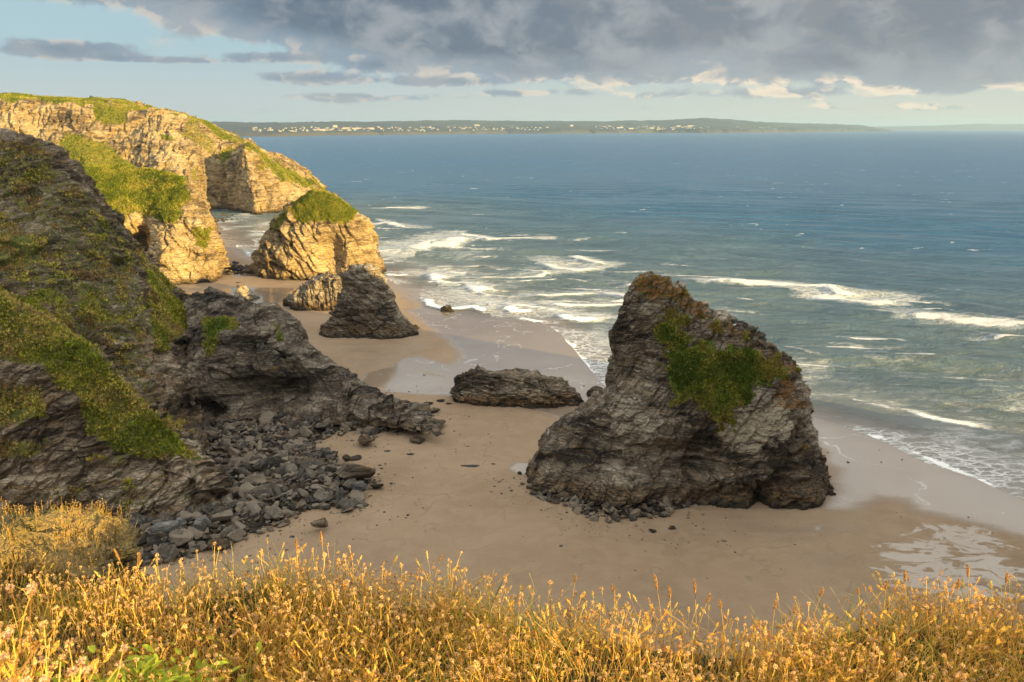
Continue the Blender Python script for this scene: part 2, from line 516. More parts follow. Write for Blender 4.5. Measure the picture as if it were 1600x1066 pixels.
def sand_material():
    m, t, out = new_mat('beach_sand')
    p = t.n.new('ShaderNodeNewGeometry').outputs['Position']
    wet = t.attr('wet'); patch = t.attr('patch')
    n1 = t.noise(p, .035, 5, .6); n2 = t.noise(p, .35, 5, .6); n3 = t.noise(p, 4.0, 4, .65)
    sx = t.n.new('ShaderNodeMapping'); sx.inputs['Rotation'].default_value = (0, 0, .55); sx.inputs['Scale'].default_value = (.25, 1.4, 1)
    t.l.new(p, sx.inputs[0])
    st = t.noise(sx.outputs[0], .35, 6, .62, 1.0)
    c = t.mix(t.ss(n1, .3, .7), (.265, .182, .112), (.35, .25, .16))
    c = t.mix(t.mul(t.ss(n2, .42, .62), .35), c, (.39, .285, .19))
    c = t.mix(t.mul(t.ss(st, .45, .7), .35), c, (.31, .21, .135))
    c = t.mix(t.mul(n3, .25), c, (.36, .27, .19))
    ln_ = t.m('FRACT', t.mul(t.noise(p, .022, 5, .55), 13.0))
    ln_ = t.sub(1, t.ss(t.m('ABSOLUTE', t.sub(ln_, .5)), .0, .07))
    c = t.mix(t.mul(t.mul(ln_, t.ss(n2, .4, .65)), .38), c, (.17, .12, .08))
    wn = t.add(wet, t.mul(t.sub(t.noise(sx.outputs[0], .16, 7, .62, .8), .5), 1.0))
    wetm = t.ss(wn, .12, .42)
    film = t.ss(wn, .38, .95)
    s3 = t.n.new('ShaderNodeMapping'); s3.inputs['Rotation'].default_value = (0, 0, .9); s3.inputs['Scale'].default_value = (.55, 1.1, 1); t.l.new(p, s3.inputs[0])
    pn = t.add(patch, t.mul(t.sub(t.noise(s3.outputs[0], .32, 7, .62, 1.8), .5), 2.6))
    pf = t.mul(t.ss(pn, .78, 1.0), t.ss(patch, .05, .3))
    film2 = t.mx(film, pf)
    sw = t.m('FRACT', t.mul(t.add(t.mul(t.noise(p, .012, 4, .5), 1.0), t.mul(t.noise(p, .09, 4, .6), .10)), 16.0))
    sw = t.mul(t.sub(1, t.ss(t.m('ABSOLUTE', t.sub(sw, .5)), .0, .045)), t.ss(t.noise(p, .12, 5, .6), .42, .6))
    c = t.mix(t.mul(wetm, .75), c, (.27, .195, .135))
    c = t.mix(t.mul(film2, .45), c, (.27, .215, .165))
    c = t.mix(t.mul(t.mul(sw, film), .55), c, (.75, .74, .70))
    r = t.n.new('ShaderNodeMix'); r.data_type = 'FLOAT'
    t.put(r.inputs[0], wetm); r.inputs[2].default_value = .9; r.inputs[3].default_value = .42
    r2 = t.n.new('ShaderNodeMix'); r2.data_type = 'FLOAT'
    t.put(r2.inputs[0], film2); t.put(r2.inputs[2], r.outputs[0]); r2.inputs[3].default_value = .10
    rip = t.n.new('ShaderNodeMapping'); rip.inputs['Rotation'].default_value = (0, 0, .5); rip.inputs['Scale'].default_value = (.5, 3.2, 1)
    t.l.new(p, rip.inputs[0])
    h = t.add(t.mul(t.noise(rip.outputs[0], 1.1, 4, .6, .5), .6), t.add(t.mul(n2, .6), t.mul(t.noise(p, 9, 3, .6), .12)))
    # scattered footprints and scuffs
    fp = t.vor(p, 1.3, 'F1')
    h = t.add(h, t.mul(t.ss(fp, .0, .25), t.mul(t.ss(t.noise(p, .05, 3, .5), .48, .60), .6)))
    bs = t.m('SUBTRACT', .75, t.mul(film2, .68))
    nb = t.bump(h, bs, .22)
    b = principled(t, out, Base_Color=c, Roughness=r2.outputs[0], Normal=nb)
    sp = t.add(.25, t.mul(film2, .7))
    t.put(b.inputs['Specular IOR Level'], sp)
    cw = t.mul(film2, .35)
    t.put(b.inputs['Coat Weight'], cw); b.inputs['Coat Roughness'].default_value = .06; b.inputs['Coat IOR'].default_value = 1.6
    return m


def sea_material():
    m, t, out = new_mat('sea_water')
    p = t.n.new('ShaderNodeNewGeometry').outputs['Position']
    shore = t.attr('shore')          # metres out from the waterline
    fo = t.attr('foam'); old = t.attr('froth')
    x, y, z = t.xyz(p)
    # colour follows depth: sand seen through shallows, teal, deep blue
    big = t.noise(p, .0035, 5, .6)
    sh = t.add(shore, t.mul(t.sub(t.noise(p, .012, 4, .6), .5), 90))
    c = t.mix(t.ss(sh, -5, 60), (.25, .235, .19), (.135, .19, .20))
    c = t.mix(t.ss(sh, 60, 330), c, (.024, .125, .245))
    c = t.mix(t.ss(sh, 250, 1100), c, (.013, .115, .265))
    c = t.mix(t.mul(t.ss(big, .42, .62), .35), c, (.025, .115, .21))
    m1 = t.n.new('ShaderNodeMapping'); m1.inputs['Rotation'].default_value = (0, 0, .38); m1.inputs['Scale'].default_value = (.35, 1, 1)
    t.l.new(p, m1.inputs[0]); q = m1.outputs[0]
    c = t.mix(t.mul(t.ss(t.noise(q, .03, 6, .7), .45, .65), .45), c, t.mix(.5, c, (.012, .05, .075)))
    # foam: fresh white water and the lacy froth it leaves
    m2 = t.n.new('ShaderNodeMapping'); m2.inputs['Rotation'].default_value = (0, 0, .25); m2.inputs['Scale'].default_value = (.45, 1, 1)
    t.l.new(p, m2.inputs[0]); q2 = m2.outputs[0]
    fn = t.noise(q2, .30, 8, .72, .6)
    fresh = t.ss(t.add(fo, t.mul(t.sub(fn, .5), 1.7)), .42, .70)
    wp = t.vm('ADD', q2, t.vm('SCALE', t.noise(p, .25, 3, .5, col=True), 3.0))
    lace = t.sub(1, t.ss(t.vor(wp, .55), .0, .22))
    lace2 = t.sub(1, t.ss(t.vor(wp, 1.5), .0, .25))
    lf = t.add(t.mul(lace, .55), t.mul(lace2, .35))
    froth = t.mul(t.ss(t.add(old, t.mul(t.sub(fn, .5), 1.2)), .25, .8), t.add(.18, t.mul(lf, .75)))
    # whitecaps far out
    wc = t.noise(q, .055, 4, .62)
    wc2 = t.noise(q2, .16, 5, .7)
    caps = t.mul(t.mul(t.ss(wc, .59, .66), t.ss(wc2, .585, .66)), t.ss(shore, 60, 200))
    foam = t.mx(t.mx(fresh, t.mn(froth, 1.0)), t.mul(caps, .75))
    c = t.mix(t.mul(t.ss(t.noise(q2, .10, 5, .7), .46, .62), .35), c, t.mix(.5, c, (.005, .02, .035)))  # darker streaks in the colour imitate the shaded faces of wind chop
    c = t.mix(foam, c, (.88, .88, .86))
    r = t.add(t.ss(shore, 100, 900, .17, .26), t.mul(foam, .6))
    h1 = t.noise(q, .075, 5, .6, .4); h2 = t.noise(q2, .33, 6, .65, .5); h3 = t.noise(p, 1.4, 4, .65)
    calm = t.ss(shore, -3, 45, .12, 1.0)
    h = t.add(t.add(t.mul(h1, 1.6), t.mul(h2, 1.35)), t.add(t.mul(h3, .2), t.mul(foam, .12)))
    nb = t.bump(h, t.mul(calm, .95), 2.8)
    b = t.n.new('ShaderNodeBsdfPrincipled')
    t.put(b.inputs['Base Color'], c); t.put(b.inputs['Roughness'], r); t.put(b.inputs['Normal'], nb)
    b.inputs['IOR'].default_value = 1.33
    tr = t.n.new('ShaderNodeBsdfTransparent')
    mixs = t.n.new('ShaderNodeMixShader')
    a = t.mx(t.ss(shore, -1.0, 22, .12, 1.0), foam)
    t.put(mixs.inputs[0], a); t.l.new(tr.outputs[0], mixs.inputs[1]); t.l.new(b.outputs[0], mixs.inputs[2])
    t.l.new(mixs.outputs[0], out.inputs[0])
    return m


def vcol_mat(name, rough=.8, transl=.35, bump=None):
    """plant material coloured by the stems' own 'col' attribute"""
    m, t, out = new_mat(name)
    c = t.attr('col', 'Vector')
    b = t.n.new('ShaderNodeBsdfPrincipled'); t.put(b.inputs['Base Color'], c); b.inputs['Roughness'].default_value = rough
    b.inputs['Specular IOR Level'].default_value = .25
    tr = t.n.new('ShaderNodeBsdfTranslucent'); t.put(tr.inputs[0], c)
    mx = t.n.new('ShaderNodeMixShader'); mx.inputs[0].default_value = transl
    t.l.new(b.outputs[0], mx.inputs[1]); t.l.new(tr.outputs[0], mx.inputs[2]); t.l.new(mx.outputs[0], out.inputs[0])
    return m


M_sand = sand_material()
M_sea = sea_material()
M_plant = vcol_mat('dry_stem')
M_turf = vcol_mat('turf_blades', .9, .25)


def boulder_material():
    m, t, out = new_mat('boulder_stone')
    oi = t.n.new('ShaderNodeObjectInfo').outputs['Random']
    rv = t.attr('tone')
    r = t.m('FRACT', t.add(oi, rv))
    g = t.n.new('ShaderNodeNewGeometry'); p = g.outputs['Position']
    n = t.noise(p, 1.6, 6, .65); n2 = t.noise(p, 7, 4, .65)
    c = t.mix(t.ss(r, .25, .95), (.03, .025, .02), (.21, .17, .125))
    c = t.mix(t.mul(t.ss(t.m('FRACT', t.mul(r, 7.3)), .55, 1.0), .55), c, (.19, .125, .075))
    c = t.mix(t.mul(t.ss(n, .45, .7), .5), c, (.27, .235, .185))
    c = t.mix(t.mul(t.ss(n2, .5, .7), .35), c, (.03, .028, .026))
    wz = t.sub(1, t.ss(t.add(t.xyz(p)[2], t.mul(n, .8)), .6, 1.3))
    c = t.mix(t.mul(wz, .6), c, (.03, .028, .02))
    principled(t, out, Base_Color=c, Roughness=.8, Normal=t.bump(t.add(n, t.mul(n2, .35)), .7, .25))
    return m


M_boulder = boulder_material()
M_pale = rock_material('pale_rock', dark=(.16, .13, .10), mid=(.33, .27, .2), pale=(.5, .42, .32), rust=(.35, .24, .14), rustamt=.4, wet_z=-5, sc=1.4)


def simple_mat(name, col, rough=.7, var=.0):
    m, t, out = new_mat(name)
    c = col
    if var:
        p = t.n.new('ShaderNodeNewGeometry').outputs['Position']
        c = t.mix(t.mul(t.noise(p, 6, 4, .6), var), col, tuple(x * .4 for x in col))
    principled(t, out, Base_Color=c, Roughness=rough)
    return m


# ------------------------------------------------------------------ beach and sea
waterline = [(260, 20), G(1800, 905), G(1700, 830), G(1600, 786), G(1550, 766), G(1500, 742), G(1440, 716), G(1380, 692), G(1320, 672), G(1265, 657), G(1160, 640),
             G(1000, 628), G(950, 612), G(925, 592), G(903, 566), G(885, 545), G(865, 522), G(845, 504), G(800, 496), G(745, 497), G(700, 492), G(668, 476), G(640, 456),
             G(612, 440), G(596, 424), G(520, 416), G(440, 406), G(405, 406), G(385, 398), G(368, 385), G(352, 365), G(340, 350), G(250, 352), (-600, 560), (-4000, 560), (-4000, -900), (260, -900)]
waterline = [np.array(q, float)[:2] for q in waterline]


def shore_d(x, y):
    """positive out at sea"""
    return polysdf(x, y, waterline)


def pxpoly(pts, z=0.0):
    return [G(u, v, z)[:2] for u, v in pts]


wet_regions = [
    ([(1325, 800), (1290, 800), (1315, 745), (1250, 650), (1330, 640), (1620, 750), (1800, 880), (1760, 900), (1600, 838), (1540, 822), (1440, 800), (1420, 784), (1370, 778)], 2.0),
    ([(640, 486), (672, 512), (700, 532), (725, 560), (700, 575), (650, 560), (632, 575), (690, 592), (715, 612), (880, 655), (905, 670), (960, 640), (960, 560), (840, 480), (700, 470)], 2.0),
    ([(560, 606), (575, 588), (610, 578), (640, 560), (655, 585), (700, 596), (720, 622), (650, 620), (600, 616)], 1.0),
    ([(300, 478), (290, 462), (380, 452), (470, 452), (500, 462), (470, 478), (420, 486)], 2.0),
    ([(350, 425), (400, 420), (420, 432), (370, 436)], 1.5),
    ([(795, 738), (808, 729), (832, 730), (835, 748), (815, 748)], .5),
    ([(1085, 803), (1200, 803), (1300, 792), (1335, 830), (1250, 872), (1120, 850)], 5.0, .34),
    ([(520, 540), (640, 532), (690, 545), (640, 572), (560, 580)], 4.0, .30),
    ([(1272, 838), (1276, 822), (1283, 826), (1278, 838)], .4),
]
patch_regions = [([(1340, 880), (1390, 840), (1440, 815), (1540, 820), (1600, 860), (1640, 960), (1400, 950)], 5.0)]


def beach_z(x, y):
    d = -shore_d(x, y)
    z = np.where(d > 0, 1.1 * (1 - np.exp(-np.maximum(d, 0) / 45)), np.maximum(d, -80) * .035)
    return z


def build_beach():
    xs = np.arange(-330, 330, 1.0); ys = np.concatenate([np.arange(-60, 60, 4.0), np.arange(60, 640, 1.0)])
    X, Y = np.meshgrid(xs, ys)
    x, y = X.ravel(), Y.ravel()
    z = beach_z(x, y)
    z = z + .08 * fbm(np.stack([x / 30, y / 30, x * 0], 1), 3)
    wet = np.zeros(len(x)); patch = np.zeros(len(x))
    d = shore_d(x, y)
    wet = np.maximum(wet, .62 * sstep(d, -9, -1))
    for poly, soft, *lvl in wet_regions:
        s = polysdf(x, y, pxpoly(poly))
        wet = np.maximum(wet, (lvl[0] if lvl else 1.0) * sstep(-s, -soft * 2.2, soft * 1.6))
        z = z - .0
    for poly, soft in patch_regions:
        patch = np.maximum(patch, sstep(-polysdf(x, y, pxpoly(poly)), -soft, soft))
    o = mesh_from('beach', np.stack([x, y, z], 1), grid_faces(len(ys), len(xs)), M_sand, attrs={'wet': wet, 'patch': patch})
    tag(o, 'tan sand beach with wet shining patches between the rock stacks', kind='structure')
    # sea bed far out, below the water
    s = 60000
    o = mesh_from('sea_bed', [(-s, -s, -6), (s, -s, -6), (s, s, -6), (-s, s, -6)], [(0, 1, 2, 3)], simple_mat('seabed', (.1, .12, .1), .9, .3))
    tag(o, 'ground sheet under the sea', kind='structure')


build_beach()

breakers = [  # crest line in photo pixels, width in metres, strength, trail of froth behind
    ([(655, 392), (668, 384), (700, 386), (715, 378), (720, 372)], 9, 1.25, 34),
    ([(708, 366), (740, 370), (765, 376), (800, 374), (850, 373)], 4.5, 1.0, 12),
    ([(600, 326), (625, 325), (652, 325)], 4.5, 1.0, 12), ([(575, 352), (600, 350), (640, 356)], 5, .8, 18), ([(590, 344), (620, 352)], 3, .8, 10),
    ([(845, 412), (870, 420), (905, 424), (935, 420)], 5, .95, 26), ([(893, 402), (915, 408), (940, 414)], 4, 1.0, 10),
    ([(1095, 440), (1150, 444), (1215, 448), (1290, 452), (1310, 462), (1345, 462)], 4.5, 1.1, 10), ([(1262, 460), (1320, 470), (1360, 476), (1400, 472)], 8, 1.0, 24),
    ([(1050, 430), (1100, 432), (1150, 434)], 3, .8, 8), ([(1415, 494), (1470, 500), (1540, 508), (1640, 512)], 7, .85, 18),
    ([(1427, 645), (1450, 652), (1480, 659), (1510, 664), (1525, 668)], 1.5, 1.1, 4),
    ([(942, 459), (962, 462), (990, 469)], 4, 1.2, 8), ([(674, 430), (680, 438), (700, 434)], 5, .95, 26), ([(732, 448), (745, 456), (760, 452)], 4, 1.1, 16),
    ([(745, 436), (780, 435), (830, 433), (870, 430)], 4, .75, 18), ([(824, 425), (850, 428), (880, 427)], 4, .9, 14),
    ([(830, 463), (860, 464), (900, 462), (935, 459)], 3.2, .85, 12), ([(858, 476), (890, 479), (940, 478), (980, 477)], 3, 1.0, 9),
    ([(872, 492), (890, 500), (912, 503), (935, 500)], 3.5, 1.2, 12), ([(790, 480), (800, 488), (835, 488)], 4, .95, 20), ([(810, 498), (830, 502), (850, 505)], 2, 1.0, 8),
    ([(665, 465), (670, 478), (700, 485), (740, 480), (760, 490)], 3, 1.0, 30), ([(600, 430), (622, 432), (640, 430)], 4, .8, 16),
    ([(1280, 622), (1340, 626), (1400, 640)], 3, .5, 10), ([(385, 372), (400, 378), (395, 390)], 3, .55, 10), ([(960, 450), (1000, 446)], 3, .6, 8),
    ([(1440, 592), (1500, 590), (1570, 598)], 2.5, .55, 12), ([(520, 284), (560, 284)], 4, .7, 8), ([(1230, 545), (1275, 556)], 1.2, .7, 3), ([(1040, 414), (1075, 418)], 3, .7, 6),
    ([(1156, 466), (1168, 470)], 2, 1.0, 3),
]


def build_sea():
    r = [40.0]
    while r[-1] < 60000:
        k = .0042 if r[-1] < 700 else (.010 if r[-1] < 4000 else .06)
        r.append(r[-1] * (1 + k))
    r = np.array(r); a = np.radians(np.concatenate([np.linspace(-179, -50, 40, endpoint=False), np.arange(-50, 55, .15), np.linspace(55, 181, 40)]))
    R, A = np.meshgrid(r, a, indexing='ij')
    x, y = (R * np.sin(A)).ravel(), (R * np.cos(A)).ravel()
    rr = R.ravel()
    near = rr < 1500
    d = np.full(len(x), 1500.0)
    d[near] = shore_d(x[near], y[near])
    foam = np.zeros(len(x)); froth = np.zeros(len(x)); z = np.zeros(len(x))
    zone = near & (d > -30) & (np.abs(A.ravel()) < 1.2)
    xi, yi, di = x[zone], y[zone], d[zone]
    q = np.stack([xi, yi, xi * 0], 1)
    wob = fbm(q / 14, 3) * 3.0
    fz, oz, hz = np.zeros(len(xi)), np.zeros(len(xi)), np.zeros(len(xi))
    # edge of the last wave along the sand, and froth behind it
    dd = di + wob * .6
    along = np.clip(.55 + 1.0 * fbm(q / 30 + 3, 3), .12, 1.1)
    fz = np.maximum(fz, along * np.exp(-((dd - 1.6) / 1.5) ** 2) * .72)
    oz = np.maximum(oz, np.exp(-np.maximum(dd - 1, 0) / 30) * 1.1 * (dd > -1) * along)
    oz = np.maximum(oz, sstep(di, 5, 30) * (1 - sstep(di, 45, 130)) * (.30 + .4 * fbm(q / 35 + 8, 3)))
    for pts, w, s, trail in breakers:
        L = [G(u, v)[:2] for u, v in pts]
        dist, t, side = linedist(xi, yi + wob * .5, L)
        # 'side' > 0 is beyond the crest (drawn left to right): froth trails out to sea
        sea_side = side > 0
        taper = np.minimum(1, np.minimum(t, 1 - t) * 6 + .35)
        f = s * taper * np.exp(-(dist / np.where(sea_side, w * .9, w * .45)) ** 2)
        fz = np.maximum(fz, f)
        oz = np.maximum(oz, s * .8 * np.where(sea_side, np.exp(-(dist / trail) ** 2), np.exp(-(dist / (w * .8)) ** 2)))
        hz += s * .95 * min(w, 5) / 5 * np.exp(-(dist / np.where(sea_side, w * 1.3, w * .5)) ** 2) * taper
    # many small broken crests in the surf
    rb = np.random.default_rng(4)
    cand = np.nonzero((di > 12) & (di < 150) & (yi > 110) & (yi < 520))[0]
    cand = np.concatenate([cand[xi[cand] < 40], cand[xi[cand] >= 40][::9]])
    for c0 in rb.choice(cand, 85):
        cx0, cy0 = xi[c0], yi[c0]; ln = rb.uniform(3, 14); an = rb.normal(-.12, .18)
        pts = [(cx0 - ln * math.cos(an), cy0 - ln * math.sin(an)), (cx0, cy0 + rb.normal() * .8), (cx0 + ln * math.cos(an), cy0 + ln * math.sin(an))]
        m_ = np.nonzero((np.abs(xi - cx0) < ln + 12) & (np.abs(yi - cy0) < ln + 12))[0]
        dist, t, side = linedist(xi[m_], yi[m_] + wob[m_] * .4, pts)
        w = rb.uniform(.7, 2.0); sc_ = rb.uniform(.5, 1.0)
        fz[m_] = np.maximum(fz[m_], sc_ * np.minimum(1, np.minimum(t, 1 - t) * 5) * np.exp(-(dist / np.where(side > 0, w * 1.5, w * .6)) ** 2))
        oz[m_] = np.maximum(oz[m_], sc_ * .6 * np.where(side > 0, np.exp(-(dist / (w * 5)) ** 2), 0))
        hz[m_] += .35 * np.exp(-(dist / w) ** 2)
    # swell
    fade = sstep(di, 2, 60) * (1 - sstep(rr[zone], 500, 1300))
    bend = fbm(q / 160, 2) * 22
    for lam, ang, am in ((31, -.36, .46), (19, -.22, .27), (12.5, -.55, .16), (8.0, -.1, .085)):
        ph = (xi * math.sin(ang) * -1 + yi * math.cos(ang) + bend) * 2 * math.pi / lam + fbm(q / (lam * 2.5) + lam, 2) * 2.2
        am_l = am * (1 - sstep(rr[zone], lam * 22, lam * 55)) * (.5 + sstep(fbm(q / (lam * 3) + 2 * lam, 2), -.3, .5))
        hz += fade * am_l * (np.sin(ph) + .28 * np.sin(2 * ph + .5)) * 1.2
    foam[zone] = fz; froth[zone] = np.clip(oz, 0, 1); z[zone] = hz
    z = z - .02
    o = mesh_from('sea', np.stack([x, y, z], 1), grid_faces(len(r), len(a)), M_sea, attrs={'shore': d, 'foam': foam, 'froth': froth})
    tag(o, 'blue green sea with rows of breaking white waves near the beach', kind='structure')


build_sea()


# ------------------------------------------------------------------ cliffs as lofted sheets
def loft(name, net, nr, nc, mat, label, blobs=(), dents=(), amp=1.0, big=1.0, dip=.9, azim=.3, seed=0, scale=1.0, base_row=0, jitter=14, nsc=6.0, grassfun=None, beds=1.0):
    """net[column][row] of 3D points from foot to top, columns left to right"""
    C = np.array([[np.asarray(q, float) for q in col] for col in net])      # (cols, rows, 3)
    C = catmull(C, nc)
    C = catmull(C.transpose(1, 0, 2), nr)                                    # (nr, nc, 3)
    V = C.reshape(-1, 3)
    N = normals_of(V, nr, nc)
    g = pxmask(V, blobs, jitter, nsc) if blobs else np.zeros(len(V))
    if grassfun is not None:
        g = np.maximum(g, grassfun(V, N))
    D, _ = rockify(V, N, g, amp, big, dip, azim, seed, scale, beds)
    for (c, rad, vec) in dents:
        c = np.asarray(c, float); rad = np.asarray(rad, float)
        w = np.exp(-(((D - c) / rad) ** 2).sum(1) ** 1.5)
        D = D + w[:, None] * np.asarray(vec, float)
    o = mesh_from(name, D, grid_faces(nr, nc), mat, attrs={'grass': g})
    tag(o, label, kind='structure')
    return o, D, g, nr, nc


def pc(*pts):
    return [P(*q) for q in pts]


def turf(name, label, V, nr, nc, g, count, size, palette, parent=None, wrap=False, seed=1, zmin=0.5):
    """real tufts of grass standing on the turfed part of a rock sheet"""
    r = np.random.default_rng(seed)
    N = normals_of(V, nr, nc, wrap)
    gr = V.reshape(nr, nc, 3)
    area = (np.linalg.norm(np.gradient(gr, axis=1), axis=2) * np.linalg.norm(np.gradient(gr, axis=0), axis=2)).ravel()
    u, v = project(V)
    ok = (V[:, 1] > 5) & (u > -300) & (u < 1800) & (V[:, 2] > zmin)
    w = area * ok * sstep(g + .5 * fbm(V / (size * 7), 4), .50, .68)
    # outward side: towards the camera
    s_ = np.sign(((np.array([0, 0, EYE]) - V) * N).sum(1)); N = N * s_[:, None]
    idx = r.choice(len(V), count, p=w / w.sum())
    base = V[idx] + r.normal(size=(count, 3)) * size * .4 * np.array([1, 1, .3]); n = N[idx]
    up = n * .55 + np.array([0, 0, .75]); out = []; cols = []
    pal = np.array(palette)
    mixv = np.clip(.42 + 1.1 * np.clip(.75 - g[idx], -.2, .4) + .8 * fbm(base / (size * 18), 3) + .2 * r.normal(size=count), 0, .999) * (len(pal) - 1)
    i0 = mixv.astype(int); c = pal[i0] + (pal[np.minimum(i0 + 1, len(pal) - 1)] - pal[i0]) * (mixv - i0)[:, None]
    c = c * np.clip(1 + .28 * r.normal(size=(count, 1)), .35, 1.8)
    for b in range(4):
        sc = size * r.uniform(.5, 1.25, (count, 1))
        d = up + .55 * r.normal(size=(count, 3)); d /= np.linalg.norm(d, axis=1)[:, None]
        sd = np.cross(d, r.normal(size=(count, 3))); sd /= np.linalg.norm(sd, axis=1)[:, None]
        out.append(np.stack([base - sd * sc * .22, base + sd * sc * .22, base + d * sc], 1)); cols.append(np.repeat((c * r.uniform(.75, 1.2, (count, 1)))[:, None], 3, 1))
    T = np.concatenate(out).reshape(-1, 3); Cc = np.concatenate(cols).reshape(-1, 3)
    o = mesh_from(name, T, np.arange(len(T)).reshape(-1, 3), M_turf, smooth=False, attrs={'col': np.clip(Cc, .005, .9)}, origin=parent.location if parent else None, parent=parent)
    if parent is None: tag(o, label, 'grass', kind='stuff')
    else: o['kind'] = 'stuff'
    return o


# --- near cliff: front spur with a grassy ridge, gully, upper slope, plateau behind
colsA = [
    pc((-420, 890, 104), (-420, 760, 106), (-420, 640, 110), (-420, 520, 113), (-420, 380, 120), (-420, 380, 132), (-420, 330, 145), (-420, 260, 162), (-420, 200, 180)) + [(-190, 240, 56), (-230, 300, 50)],
    pc((-180, 870, 105), (-180, 750, 107), (-180, 640, 111), (-180, 520, 115), (-180, 395, 121), (-180, 400, 133), (-180, 340, 147), (-180, 260, 164), (-180, 200, 180)) + [(-160, 235, 53), (-190, 290, 45)],
    pc((0, 850, 106), (0, 740, 108), (0, 640, 112), (0, 545, 116), (0, 462, 121), (0, 478, 134), (0, 400, 147), (0, 300, 162), (0, 211, 176)) + [(-138, 225, 48), (-160, 270, 36)],
    pc((50, 846, 107), (50, 750, 108.5), (55, 660, 111), (62, 560, 116), (60, 492, 121), (62, 508, 134), (68, 410, 149), (72, 310, 164), (62, 224, 178)) + [(-128, 222, 44), (-150, 265, 30)],
    pc((120, 842, 108), (118, 770, 109), (120, 690, 112), (124, 600, 116), (122, 536, 121), (125, 555, 135), (136, 440, 151), (134, 340, 166), (122, 252, 180)) + [(-118, 218, 38), (-140, 255, 22)],
    pc((190, 832, 110), (185, 780, 111), (180, 710, 113), (182, 640, 117), (176, 580, 121), (175, 600, 136), (190, 480, 153), (180, 385, 168), (162, 312, 181)) + [(-110, 215, 32), (-130, 245, 14)],
    pc((255, 815, 112), (250, 780, 113), (244, 720, 115), (236, 670, 118), (224, 620, 121), (225, 640, 137), (236, 520, 155), (228, 430, 170), (205, 366, 183)) + [(-102, 210, 26), (-120, 235, 6)],
    pc((315, 798, 115), (306, 770, 116), (295, 730, 117), (285, 695, 119), (270, 655, 122), (275, 676, 138), (280, 570, 157), (272, 490, 172), (246, 430, 185)) + [(-94, 208, 20), (-110, 228, 0)],
    pc((352, 786, 117.5), (342, 765, 118), (330, 745, 119), (320, 725, 120), (305, 700, 123), (302, 690, 139), (300, 640, 150), (296, 545, 165), (280, 462, 187)) + [(-86, 205, 15), (-100, 222, -2)],
    pc((345, 765, 122), (342, 758, 123), (336, 748, 124), (328, 740, 125), (318, 728, 127), (312, 700, 141), (316, 660, 150), (318, 570, 163), (308, 470, 186)) + [(-80, 202, 12), (-94, 218, -3)],
]
colsA = [[q + np.array([-190, -30, 0]) for q in colsA[0]]] + colsA      # the cliff runs on outside the frame
grassA = [
    ([(-60, 430), (40, 462), (130, 535), (200, 600), (262, 660), (305, 722), (240, 712), (185, 700), (140, 675), (118, 610), (60, 575), (-60, 560)], 1.0, 9),
    ([(222, 415), (262, 430), (298, 500), (285, 530), (240, 545), (232, 480)], .9, 8),
    ([(60, 455), (110, 465), (120, 520), (80, 500)], .8, 8), ([(110, 440), (160, 450), (185, 500), (130, 500)], .7, 8),
    ([(-50, 600), (60, 600), (70, 650), (10, 660), (-50, 660)], .75, 10), ([(-50, 690), (70, 690), (60, 715), (-50, 720)], .6, 8),
    ([(-60, 350), (60, 360), (70, 400), (20, 430), (-60, 420)], .65, 12), ([(120, 700), (200, 710), (190, 735), (140, 725)], .5, 8),
    ([(-60, 200), (60, 220), (180, 330), (240, 400), (240, 440), (120, 400), (20, 350), (-60, 350)], .47, 20), ([(150, 520), (230, 560), (250, 640), (200, 620)], .45, 12), ([(0, 760), (260, 740), (330, 780), (250, 800), (0, 820)], .38, 16),
    ([(120, 340), (210, 400), (225, 470), (140, 440)], .5, 14), ([(-60, 300), (150, 380), (240, 480), (250, 600), (150, 540), (0, 450), (-60, 440)], .47, 20), ([(-420, 200), (-180, 200), (-60, 220), (-60, 500), (-420, 500)], .5, 40),
]
t_ = loft('near_cliff', colsA, 760, 690, M_near, 'steep slate cliff with a grassy spur above the boulders', grassA + [([(-9000, 100), (-420, 100), (-420, 500), (-9000, 600)], .5, 40)],
     dents=[(P(305, 652, 143), (5, 7, 3.5), (-3, 9, -1)), (P(250, 640, 128), (8, 8, 5), (0, 3, -3))], amp=.8, big=.7, dip=.9, azim=2.6, seed=1, jitter=10, nsc=4)

PAL_NEAR = [(.27, .30, .03), (.48, .43, .055), (.58, .48, .11), (.55, .42, .14), (.42, .28, .11), (.32, .21, .09)]  # turf colours brightened to stand in for soft sun on the spur
PAL_STACK = [(.13, .19, .025), (.25, .29, .04), (.42, .40, .07), (.42, .31, .09), (.32, .33, .05), (.36, .23, .08)]
PAL_FAR = [(.13, .17, .015), (.24, .26, .03), (.36, .33, .05), (.42, .33, .08)]
turf('cliff_turf', 'rough olive and straw grass on the near cliff and its spur', t_[1], t_[3], t_[4], t_[2], 110000, .50, PAL_NEAR, seed=3)

